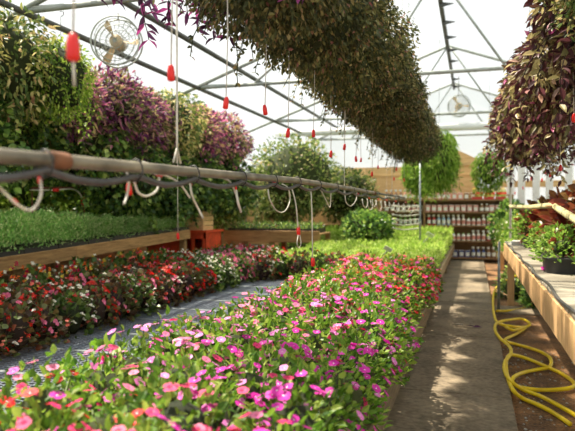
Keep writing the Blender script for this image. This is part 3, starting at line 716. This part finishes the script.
ties = [.9, 1.3, 1.75, 2.2, 2.75, 3.25, 3.75, 4.3, 4.9, 5.6, 6.3, 7.2, 8.2, 9.2]
def bt(y):
    for a, b in zip(ties[:-1], ties[1:]):
        if a <= y <= b: t = (y - a) / (b - a); return pz(y) - .028 - .028 * math.sin(PI * t)
    return pz(y) - .03
m = MB(); m.tube([L((px_(y) + .01, y, bt(y))) for y in np.arange(-.5, 10.3, .06)], .0105, 8); m.build('feed_tube', M['blacktube'], pp)
for y in ties:
    m = MB(); m.tube([L((px_(y) + .006 + math.cos(a) * .027, y, pz(y) - .011 + math.sin(a) * .036)) for a in np.linspace(0, 2 * PI, 17)], .003, 5); m.build('cable_tie', M['pot'], pp)
def wmesh():
    m = MB(); m.lathe([(.006, 0), (.0115, .004), (.0115, .03), (.008, .046), (.0045, .05)], (0, 0, -.025), 10); return m.mesh('weight', [M['clip']])
WM = wmesh()
def drip(pts, weights=(), r=.0035, dx=0):
    P = [onX(a, b, PX + dx + .012 * (i % 2)) for i, (a, b) in enumerate(pts)]
    m = MB(); m.tube([L(p) for p in P], r, 7, smooth_pts=5); t = m.build('drip_tube', M['dripwhite'], pp)
    for (a, b, tilt, s) in weights:
        obj('weight', WM, t, L(onX(a, b, PX + dx)), (tilt, 0, 0), s)
drip([(40, 176), (41, 195), (32, 210), (18, 205), (2, 190), (-15, 175)], [(40, 179, 0, .5), (15, 202, .9, .45)], dx=.02)
drip([(127, 172), (129, 182), (127, 196), (124, 204)], [(129, 189, .15, .85)], .0042)
drip([(134, 179), (138, 192), (147, 196), (157, 190), (159, 176), (153, 166), (143, 162)], [(135, 182, 0, .4)], .0042)
drip([(155, 174), (167, 176), (180, 184), (190, 198)], [(159, 174.5, 1.5, .8)], .004)
drip([(190, 181), (192, 195), (198, 208), (203, 218)], [(191, 183, 0, .4)], .0045)
drip([(215, 177), (228, 180), (235, 192), (240, 209)], [(202, 175, 1.5, .5), (236, 188, 0, .4)], .0045)
drip([(236, 190), (238, 202), (241, 212)], (), .006)
drip([(268, 189), (270, 200), (277, 211), (285, 211), (290, 200), (288, 188), (282, 184)], [(274, 183.5, 1.5, .9)], .004)
drip([(292, 189), (296, 205), (298, 228)], [(298.5, 231, 0, 1.15)], .0045)
drip([(298.5, 234), (297, 243), (299, 248), (301, 243), (299.5, 234)], (), .003)
drip([(311, 190), (312, 215), (312.5, 258)], [(313, 262, 0, 1.3)], .0045)
drip([(321, 190), (326, 200), (330, 207), (331, 192)], [(316, 188.5, 1.5, .9)], .004)
drip([(345, 192), (346, 202), (351, 206), (356, 200), (357, 192)], [(358, 194, 1.5, .9)], .004)
for i in range(13):
    a = 362 + i * 4.6 + U(-1, 1); b = 199 + i * .55; s = U(6, 12) * (1 - i * .025)
    drip([(a, b), (a + 1, b + s * .7), (a + 3.5, b + s), (a + 5.5, b + s * .6), (a + 5, b)], [(a + 2, b - 1.5, 1.5, .9)] if i % 2 else [], .0045)
for (a, b0, b1) in ((177, 60, 163), (344.5, 150, 194), (392, 130, 200)):
    P0 = onX(a, b1, PX); m = MB(); m.tube([L(P0), L(P0 + Vector((0, 0, .12))), L(Vector((P0.x, P0.y, 3.2)))], .0035, 6)
    m.tube([L(P0 + Vector((0, -.03, .0))), L(P0 + Vector((0, 0, .06))), L(P0 + Vector((0, .03, 0)))], .004, 6)
    m.build('support_cord', M['dripwhite'], pp)
p = onX(171, 73, PX)
# overhead drip lines with red weights
dl = [(73, 47, 1.3, -.98), (171, 73, 1.1, PX), (226, 103, 1, PX), (265, 110, 1, PX), (288, 133, 1, PX), (313.5, 133.5, 1, PX), (331, 154, 1, PX), (344.5, 147, 1, PX), (356, 159, 1, PX), (361, 160, .9, -1.25),
      (372, 174, 1, PX), (378, 167, .9, -1.2), (396.5, 169, 1, PX), (394, 179, 1, -1.3), (404, 180, 1, PX), (178, 236, 1.0, -2.4),
      (545, 172, 1, .85), (550, 175, 1, .85), (560.6, 168, 1.1, .8), (531, 179, 1, .95), (542, 180, 1, 1.0), (574, 118, 1, .62), (515, 193, 1, .8), (523, 188, 1, .9)]
for i, (a, b, s, xx) in enumerate(dl):
    P = onX(a, b, xx); top = rz_at(P.x) + .055
    o = empty('drip_line', tuple(P), ('white drip line with red weight hanging over the %s, %s from the left' % ('flower beds' if i < 16 else 'right bench', ORD[sorted(q[0] for q in (dl[:16] if i < 16 else dl[16:])).index(a)])), 'drip line',
              'red weighted drip lines over the beds' if i < 16 else 'red weighted drip lines over the right bench')
    m = MB(); m.tube([(0, 0, .015), (U(-.01, .01), 0, .3), (0, 0, top - P.z)], .0028, 6); m.build('tube', M['dripwhite'], o)
    obj('weight', WM, o, None, (U(-.15, .15), U(-.15, .15), 0), s * 1.15)
    if i == 0: m = MB(); m.tube([(0, 0, -.02), (.004, 0, -.10)], .004, 6); m.build('tail', M['dripwhite'], o)
# rod and drip on the left bench
o = empty('drip_rail', (-5.0, 5.9, .95), 'thin rusty rail with red clipped drip tube standing over the left seedlings', 'pipe')
q0 = onX(32, 188, -5.0) ; q1 = onX(84, 187.5, -5.0)
m = MB(); m.tube([q0 - Vector((-5, 5.9, .95)), q1 - Vector((-5, 5.9, .95))], .014, 8); m.build('rail', M['rust'], o)
for q in (q0, q1): m = MB(); m.tube([(q.x + 5, q.y - 5.9, -.05), (q.x + 5, q.y - 5.9, q.z - .95)], .008, 6); m.build('post', M['rust'], o)
pts = [onX(a, b, -4.97) - Vector((-5, 5.9, .95)) for a, b in ((30, 190), (55, 190), (72, 189), (80, 194), (83, 202))]
m = MB(); m.tube(pts, .010, 8, smooth_pts=5); t = m.build('drip_tube', M['dripwhite'], o)
obj('weight', WM, t, pts[-1], None, 2.1); obj('weight', WM, t, pts[1], (1.57, 0, 0), 2.1)

# ------------------------------------------------------------------ right bench
RBo = (1.0, 4, 0)
rbn = empty('potting_bench', RBo, 'tall timber potting bench with pale orange apron along the right of the aisle', 'bench')
y = .8; i = 0
while y < 9.2:
    w = U(.42, .6); e = min(y + w, 9.3)
    bx((.43, y + .002, .70 + U(-.006, .006)), (.462, e - .002, .885 + U(-.005, .005)), RBo, 'apron_board', M['apron'], rbn, bev=.003); y = e
m = MB(); y = .8
while y < 9.3: w = U(.12, .16); m.box(rel(RBo, (.44 + U(0, .012), y, .885)), rel(RBo, (1.65, y + w - .008, .908)), bev=.003); y += w
m.build('bench_top', M['deck'], rbn)
for xx in (.47, 1.1, 1.55):
    for yy in ((9.0,) if xx < .5 else (9.0, 6.6, 4.2, 1.9)): bx((xx, yy, 0.0), (xx + .09, yy + .09, .885), RBo, 'leg', M['apron'], rbn, bev=.004)
pts = [(.448 + .012 * math.sin(y * 5), y, .917) for y in np.arange(.8, 9.2, .12)]
m = MB(); m.tube(pts, .0085, 8, smooth_pts=2); tag(m.build('soaker_hose', M['blacktube']), 'black soaker hose lying along the front edge of the right bench', 'hose')
m = MB(); m.tube([(.33, 8.45, 0.03), (.335, 8.45, .95)], .018, 10); tag(m.build('metal_stake', M['steel']), 'short grey metal stake standing beside the far bench corner', 'pole')
m = MB(); m.tube([(.5, 8.95, .908), (.5, 8.95, 3.3)], .017, 10); tag(m.build('support_pole', M['white']), 'white vertical pole standing on the far end of the right bench', 'pole')
m = MB(); m.tube([onX(420, 240, -1.0), onX(420, 160, -1.0)], .016, 8); p420 = onX(420, 240, -1.0)
m = MB(); m.tube([(p420.x, p420.y, 0), (p420.x, p420.y, 2.35)], .018, 8); tag(m.build('support_pole', M['steel']), 'thin blue-grey pole at the far end of the irrigation pipe', 'pole')
m = MB()
for j in range(6):
    z = 1.0 + j * .09; m.tube([(p420.x - .55, p420.y, z), (p420.x - .3, p420.y - .05, z - .03), (p420.x - .02, p420.y - .03, z)], .013, 7, smooth_pts=4)
tag(m.build('tube_bundle', M['dripwhite']), 'bundle of white drip tubes looped beside the blue-grey pole', 'tubing')
# rope rail
m = MB(); rp = [Vector((.5, 8.93, 1.42)), Vector((.6, 7.2, 1.41)), Vector((.655, 5.6, 1.425)), Vector((.60, 4.4, 1.36)), Vector((.6, 3.4, 1.28)), Vector((.62, 2.6, 1.22))]
for k in range(3):
    R = []
    for i in range(161):
        t = i / 160 * (len(rp) - 1); a = min(int(t), len(rp) - 2); p = rp[a].lerp(rp[a + 1], t - a); an = i * .8 + k * 2.1
        R.append(p + Vector((math.cos(an) * .013, 0, math.sin(an) * .013)))
    m.tube(R, .014, 6)
tag(m.build('rope', M['rope']), 'thick pale twisted rope stretched above the right bench plants', 'rope')
p0 = Vector((.79, 5.25, .908)); m = MB(); m.tube([p0, Vector((.655, 5.6, 1.46))], .008, 8); tag(m.build('bamboo_cane', M['bamboo']), 'orange bamboo cane leaning up to the rope on the right bench', 'cane')
m = MB(); m.tube([(.78, 3.4, .908), (.62, 3.4, 1.29)], .008, 8); tag(m.build('bamboo_cane', M['bamboo']), 'bamboo cane at the right edge holding up the near rope end', 'cane')
m = MB(); m.box((-.14, -.1, 0), (.14, .1, .06), bev=.008); tag(obj('foam_block', m.mesh('foam_block', [M['white']]), None, (.62, 8.5, .908)), 'white block lying on the far corner of the right bench', 'block')
# planters
herb = [dome_plant(.26, .34, 420, .06, .034, seed=300 + i, mats=[LG['herb'], M['stem'], CORE['g']], z0=.06, core_r=.3) for i in range(3)]
def planter(loc, w, l, h, lab):
    o = empty('planter_box', loc, lab, 'planter')
    m = MB(); m.lathe([(.9, 0), (.97, h - .015), (1.03, h - .015), (1.03, h), (.96, h), (.94, h - .02), (.001, h - .02)], seg=24, sx=w, sy=l, power=5)
    m.build('box', M['greypot'], o); m = MB()
    m.lathe([(.93, h - .03), (.93, h - .012), (.001, h - .008)], seg=24, sx=w, sy=l, power=5, mi=0); m.build('soil', M['soil'], o)
    return o
o = planter((.66, 5.05, .908), .14, .2, .12, 'dark grey planter box of green herbs on the right bench'); obj('foliage', herb[0], o, (0, 0, .08), None, (.75, .9, .72))
o = planter((.88, 4.65, .908), .12, .16, .12, 'dark grey planter at the right edge beside the larger herb planter'); obj('foliage', herb[1], o, (0, 0, .08), None, (.65, .65, .75))
brz = [dome_plant(.36, .30, 420, .10, .07, seed=310 + i, mats=[LG['bronze'], M['stem'], CORE['p']], z0=.1, upd=.2, core_r=.5) for i in range(2)]
BP = pot_mesh(.12, .16)
spots = [('bronze_plant', brz, 1.15, 5.5, 1.5, 'large red-bronze leaved'), ('bronze_plant', brz, 1.2, 6.4, 1.45, 'large red-bronze leaved'), ('bronze_plant', brz, 1.15, 7.3, 1.4, 'large red-bronze leaved'),
         ('bronze_plant', brz, 1.05, 8.3, 1.3, 'large red-bronze leaved'), ('herb_plant', herb, .72, 6.1, 0.6, 'leafy green'), ('herb_plant', herb, .72, 6.7, .7, 'leafy green'), ('herb_plant', herb, .8, 7.4, .7, 'leafy green'),
         ('herb_plant', herb, .7, 8.0, .9, 'leafy green'), ('herb_plant', herb, 1.3, 4.3, .8, 'leafy green'), ('bronze_plant', brz, 1.4, 4.9, 1.3, 'large red-bronze leaved')]
cnt = {}
for (nme, fo, x, y, s, d) in spots:
    cnt[nme] = cnt.get(nme, 0) + 1
    o = empty(nme, (x, y, .908), '%s potted plant on the right bench, number %s by distance order of its kind' % (d, ''), 'potted plant', None, U(0, 6))
    obj('pot', BP, o); obj('foliage', random.choice(fo), o, (0, 0, .08), None, s)
    o['_y'] = y
for nme, d in (('bronze_plant', 'large red-bronze leaved potted plant'), ('herb_plant', 'leafy green potted herb')):
    L_ = sorted([o for o in COL.objects if o.name.split('.')[0] == nme], key=lambda o: o['_y'])
    for i, o in enumerate(L_): o['label'] = '%s on the right bench, %s nearest the camera' % (d, ORD[i]); o['group'] = 'potted plants on the right bench'; del o['_y']
# long pale blades at the right edge
m = MB()
for (a, s) in ((2.3, .3), (1.9, .22), (3.0, .26), (.4, .2)):
    P = np.array([(0, 0, .05)]); cloud(m, P, np.array([(math.cos(a) * .5, math.sin(a) * .3, .8)]), s, .035, 'ovate')
o = empty('young_plant', (.60, 3.35, .908), 'small plant with long pale green blades at the right edge of the bench', 'potted plant')
obj('foliage', m.mesh('foliage', [LG['herb']]), o); obj('pot', pot_mesh(.04, .05), o)
fm = flower_mesh('magenta', 'eye_w', .026); m = obj('fallen_flower', fm, None, (.53, 5.05, .925), (.5, .2, 0)); tag(m, 'single magenta flower fallen on the right bench beside the planter', 'flower')
fm2 = MB(); cloud(fm2, np.array([(0, 0, .01), (.02, .01, .012)]), np.array([(1, .2, .05), (-1, .4, .1)]), .1, .05)
p = onZ(473, 328, .05); tag(obj('fallen_leaf', fm2.mesh('fallen_leaf', [LG['darkpurple']]), None, p), 'dark curled leaf lying on the concrete walkway', 'leaf')
fm3 = MB(); cloud(fm3, np.array([(0, 0, .012)]), np.array([(1, .1, .02)]), .18, .07); p = onZ(452, 326, .05)
tag(obj('fallen_leaf', fm3.mesh('fallen_leaf', [M['stone']]), None, p), 'pale dry leaf lying on the walkway left of the dark leaf', 'leaf')
# plants beyond and beneath the bench
wd = [dome_plant(.28, .36, 300, .08, .05, seed=320 + i, mats=[LG['ivy'], M['stem'], CORE['g']], z0=.04, core_r=.5) for i in range(2)]
for i, (x, y, s) in enumerate(((.95, 9.3, 1.0), (.62, 9.9, 1.0), (1.3, 9.8, 1.2), (.72, 10.7, 1.1), (.9, 8.95, .8))):
    o = empty('weed_clump', (x, y, 0), 'dark leafy clump growing on the ground at the far bench end, %s from the aisle' % ORD[sorted([.95, .62, 1.3, .72, .9]).index(x)], 'plant', 'leafy clumps by the far bench end', U(0, 6)); obj('foliage', wd[i % 2], o, None, None, s)
FS = (.95, 12, 0)
fs_ = empty('plant_stand', FS, 'timber stand of green and orange flowering plants beyond the right bench', 'bench')
bx((.55, 10.2, .66), (1.5, 14.2, .7), FS, 'bench_top', M['apron'], fs_); bx((.52, 10.2, .55), (.55, 14.2, .71), FS, 'edge_board', M['apron'], fs_)
for xx in (.58, 1.4):
    for yy in (10.3, 14.0): bx((xx, yy, 0), (xx + .08, yy + .08, .66), FS, 'leg', M['apron'], fs_)
for j in range(6):
    pal = [('orange', 3), ('yellow', 2), ('white', 2)] if j % 2 else [('white', 3), ('yellow', 3)]
    plant('marigold_plant', 'flowering plant', (.72 + (j % 2) * .25, 10.5 + j * .6, .7), herb[j % 3], pal, 12, .26, .34, 'yellow-green plant with %s flowers on the far timber stand, %s from the camera' % (('white and yellow', 'orange')[j % 2], ORD[j]),
          'flowering plants on the far timber stand', bcl, 'flower_cluster').scale = (1.15, 1.15, 1.4)
for i, (x, y) in enumerate(((.85, 14.9), (1.5, 13.2))):
    o = empty('leafy_bush', (x, y, 0), 'tall dark green bush %s' % ('right in front of the end shelves' if i == 0 else 'behind the far timber stand of flowers'), 'bush')
    m = MB(); m.lathe([(.15, 0), (.19, .35), (.2, .35), (.2, .38), (.17, .38), (.001, .35)], seg=18); m.build('pot', M['greypot'], o)
    obj('foliage', hang_foliage(.42, .6, 1500, .11, .06, 'ivy', seed=230 + i, droop=-.1), o, (0, 0, .95))

# ------------------------------------------------------------------ yellow hose (traced on the ground)
H1 = [(536, 262), (528, 268), (516, 276), (502, 283), (495, 290), (493, 300), (494, 314), (498, 323), (510, 326), (524, 327), (530, 324), (522, 319), (508, 320), (497, 323), (495, 330), (500, 338), (509, 346), (511, 353),
      (505, 362), (505, 372), (512, 382), (524, 390), (540, 396), (552, 402), (570, 412), (590, 425)]
H2 = [(500, 322), (512, 330), (526, 327), (516, 334), (505, 340), (515, 344), (530, 348), (545, 354), (551, 360), (549, 367), (535, 370), (522, 373), (513, 378), (515, 385), (530, 389), (550, 390), (570, 388), (574, 383), (562, 374),
      (545, 366), (525, 358), (510, 355), (506, 364), (508, 378), (513, 390), (522, 398), (536, 404), (552, 412), (570, 424)]
H0 = [(497, 311), (515, 310), (532, 306), (545, 300), (560, 296)]
m = MB()
for li, H in enumerate((H1, H2, H0)):
    P = []
    for i, (a, b) in enumerate(H):
        z = .02 + (.012 if (i * 7 + li * 3) % 5 in (0, 1) else 0) + .012 * (li == 0)
        if a < 514 - (0 if b > 400 else 0) : z += .045
        if li == 0 and i < 5: z = (.62, .5, .36, .2, .09)[i]
        P.append(onZ(a, b, z))
    if li == 0: P = [Vector((.8, 8.6, .8))] + P
    m.tube(P, .0155, 10, smooth_pts=7)
tag(m.build('garden_hose', M['hose']), 'yellow garden hose lying in loops beside the walkway under the bench', 'hose')
m = MB()
for i in range(260):
    x = U(.3, 1.3); y = U(2.5, 6.5); s = U(.004, .013)
    if random.random() < .5: x = U(.29, .5)
    m.lathe([(s * .5, 0), (s, s * .5), (s * .6, s)], (x, y, -.002), 6)
tag(m.build('gravel', M['stone']), 'pale gravel bits scattered on the soil beside the walkway', 'gravel', kind='stuff')

# ------------------------------------------------------------------ shelves at the end with bottles
SX0, SX1, SY = -2.35, .95, 16.35
SO = (-.7, SY, 0)
sh = empty('display_shelf', SO, 'tall dark brown shelf unit full of bottles at the end of the aisle', 'shelf')
levels = [.12, .55, .95, 1.30, 1.62]
for z in levels: bx((SX0, SY - .16, z - .035), (SX1, SY + .18, z), SO, 'shelf_board', M['shelf'], sh)
bx((SX0, SY + .18, 0), (SX1, SY + .2, 1.64), SO, 'back_panel', M['shelf'], sh)
for x in (SX0, -1.25, SX1 - .04): bx((x, SY - .15, 0), (x + .04, SY + .18, 1.62), SO, 'upright', M['shelf'], sh)
PC = {'white': c8(246, 244, 238), 'red': c8(200, 60, 56), 'blue': c8(70, 86, 150), 'green': c8(120, 160, 60), 'pink': c8(222, 150, 140), 'yellow': c8(226, 200, 70), 'brown': c8(150, 110, 76), 'lightblue': c8(160, 190, 210)}
PMt = {k: plain(k + '_plastic', v, .35, var=.05) for k, v in PC.items()}
def bottle(kind, c, c2):
    m = MB()
    if kind == 0:
        m.lathe([(.04, 0), (.045, .01), (.045, .15), (.035, .18), (.014, .2), (.014, .22)], seg=12); m.lathe([(.018, .22), (.018, .25), (.012, .255)], seg=10, mi=1)
        m.box((-.035, -.012, .25), (.025, .012, .275), 1); m.box((-.045, -.006, .225), (-.03, .006, .26), 1); m.lathe([(.0455, .04), (.0458, .045), (.0458, .13), (.0455, .135)], seg=12, mi=2)
    elif kind == 1:
        m.lathe([(.045, 0), (.05, .01), (.05, .13), (.03, .17), (.02, .18)], seg=12); m.lathe([(.022, .18), (.022, .21)], seg=10, mi=1); m.lathe([(.0503, .03), (.0507, .035), (.0507, .11), (.0503, .115)], seg=12, mi=2)
    else:
        m.box((-.06, -.04, 0), (.06, .04, .17), 0, bev=.006); m.box((-.045, -.0415, .03), (.045, -.0395, .13), 2); m.box((-.06, -.03, .17), (.06, .03, .18), 1)
    return m.mesh('bottle', [PMt[c], PMt[c2], PMt['white' if c != 'white' else 'pink']])
bm_ = {}
lvln = ['bottom shelf', 'second shelf up', 'third shelf up', 'fourth shelf up', 'top shelf']
kn = ['spray bottle', 'capped bottle', 'carton']
cols = {0: ['white', 'lightblue', 'blue', 'green', 'brown', 'yellow', 'pink'], 1: ['white', 'white', 'red', 'green', 'white'], 2: ['white', 'lightblue', 'pink', 'white', 'red', 'green'], 3: ['pink', 'white', 'blue', 'green', 'pink', 'brown'], 4: ['pink', 'white', 'brown']}
for li, z in enumerate(levels):
    x = SX0 + .12; n = 0
    while x < SX1 - .1:
        if li == 4 and x > -.05: break
        nearup = min(abs(x - u - .02) for u in (-1.25, -1.25))
        if nearup < .08: x += .06; continue
        kd = random.choice([0, 0, 1]) if li in (1, 2) else random.choice([1, 2, 0])
        run = random.choice(cols[li])
        for r_ in range(random.randint(2, 4)):
            if x > SX1 - .1 or min(abs(x - u - .02) for u in (-1.25, -1.25)) < .08: break
            key = (kd, run); 
            if key not in bm_: bm_[key] = bottle(kd, run, random.choice(['red', 'blue', 'green', 'yellow', 'pink']) if run in ('white', 'lightblue') and kd else 'white')
            cn = {'lightblue': 'light blue'}.get(run, run)
            tag(obj('bottle' if kd < 2 else 'carton', bm_[key], None, (x, SY - .06 + U(-.02, .02), z), (0, 0, U(-.2, .2))), '%s %s on the %s, %s from the left' % (cn, kn[kd], lvln[li], ORD[n] if n < 28 else 'last'), 'bottle' if kd < 2 else 'carton', 'garden products on the end shelves')
            n += 1; x += .125 if kd < 2 else .15
# flower trays on top of the shelves right
tf = {c: MB() for c in ('red', 'yellow')}
for c, col in (('red', 'scarlet'), ('yellow', 'yellow')):
    m = tf[c]; m.box((-.13, -.15, 0), (.13, .15, .07), 1)
    for k in range(70):
        p = Vector((U(-.13, .13), U(-.15, .15), U(.12, .17))); cloud(m, np.array([tuple(p)]), np.array([(U(-1, 1), U(-1, 1), .3)]), .04, .03, 'simple', mi=0)
    cloud(m, np.stack([RNG.uniform(-.13, .13, 100), RNG.uniform(-.15, .15, 100), RNG.uniform(.06, .12, 100)], 1), RNG.normal(0, 1, (100, 3)), .05, .03, 'simple', mi=2)
    tf[c] = m.mesh('flower_tray', [FM[col], PMt['red'], LG['lime']])
for j in range(3):
    tag(obj('flower_tray', tf['red'], None, (.1 + j * .29, SY, 1.62)), 'red tray of red flowers on top of the end shelves, %s from the left' % ORD[j], 'flower tray', 'flower trays on the end shelves')
wsh = MB(); wsh.box((-.05, SY + .22, 1.72), (1.0, SY + .5, 1.75)); wsh.box((-.05, SY + .22, 0), (-.01, SY + .5, 1.72)); wsh.box((.96, SY + .22, 0), (1, SY + .5, 1.72))
tag(wsh.build('back_ledge', M['shelf']), 'narrow brown ledge behind the top of the end shelves', 'shelf')
for j in range(3):
    tag(obj('flower_tray', tf['yellow'], None, (.12 + j * .29, SY + .38, 1.75)), 'red tray of yellow flowers on the rear ledge, %s from the left' % ORD[j], 'flower tray', 'flower trays on the rear ledge')

# ------------------------------------------------------------------ fans
def fan(loc, r, lab, rot, top):
    o = obj('circulation_fan', None, None, loc, rot); tag(o, lab, 'fan')
    m = MB()
    for s in (-.09, .09):
        for q in (.35, .6, .85, 1.0): m.tube([(math.cos(a) * r * q, s * (1 if q < 1 else .8), math.sin(a) * r * q) for a in np.linspace(0, 2 * PI, 33)], .004 if q < 1 else .01, 5)
    for k in range(24):
        a = 2 * PI * k / 24
        for s in (-.09, .09): m.tube([(0, s, 0), (math.cos(a) * r, s * .8, math.sin(a) * r)], .0025, 4)
    m.build('guard', M['truss'], o)
    for k in range(3):
        a = 2 * PI * k / 3; m = MB(); pts = []
        for (q, w) in ((.12, .3), (.5, .55), (.85, .6), (.95, .3)):
            for s in (-1, 1):
                an = a + s * w * .5 * .6; pts.append((math.cos(an) * r * q, s * .03, math.sin(an) * r * q))
        for th in (0, .004): m.add([(x, y + th, z) for x, y, z in pts], [(0, 1, 3, 2), (2, 3, 5, 4), (4, 5, 7, 6)], 0)
        m.build('blade', M['fanmetal'], o)
    m = MB(); m.tube([(0, -.06, 0), (0, .16, 0)], .07, 14); m.build('motor', M['fanmetal'], o)
    m = MB(); m.tube([(0, .05, r), (0, .05, top - loc[2])], .008, 6); m.build('hanger', M['truss_dark'], o)
p = CL + ray(117, 42) * 6.7; fan(tuple(p), .27, 'large caged circulation fan hanging from the roof at upper left', (0, 0, .3), rz_at(p.x))
p = CL + ray(459, 106) * 14.5; fan(tuple(p), .26, 'far caged circulation fan hanging under the ridge beam', (0, 0, .2), 4.6)
p = CL + ray(413, 178) * 14.6; fan(tuple(p), .13, 'small round white fan near the blue-grey pole', (0, 0, .3), p.z + .6)

# ------------------------------------------------------------------ light
w = bpy.data.worlds.new('world'); scene.world = w; w.use_nodes = True; nt = w.node_tree
bg = nt.nodes['Background']
sky = nt.nodes.new('ShaderNodeTexSky'); sky.sky_type = 'HOSEK_WILKIE'; sky.turbidity = 8; sky.ground_albedo = .5
sky.sun_direction = Vector((-.55, .35, .85)).normalized()
mx = nt.nodes.new('ShaderNodeMix'); mx.data_type = 'RGBA'; mx.inputs[0].default_value = .9
nt.links.new(sky.outputs[0], mx.inputs[6]); mx.inputs[7].default_value = (.92, .97, 1.0, 1)
nt.links.new(mx.outputs[2], bg.inputs[0]); bg.inputs[1].default_value = .92
sd = bpy.data.lights.new('sun', 'SUN'); sd.energy = 10; sd.angle = math.radians(1.2); sd.color = (1, .90, .74)
so = bpy.data.objects.new('sun', sd); COL.objects.link(so)
so.rotation_euler = Vector((.50, -.26, -1.0)).to_track_quat('-Z', 'Y').to_euler()
scene.view_settings.view_transform = 'Standard'; scene.view_settings.look = 'None'; scene.view_settings.exposure = 0.36; scene.view_settings.gamma = 1.0
scene.view_settings.use_curve_mapping = False
scene.cycles.transparent_max_bounces = 16; scene.cycles.max_bounces = 8; scene.cycles.diffuse_bounces = 4; scene.cycles.transmission_bounces = 6
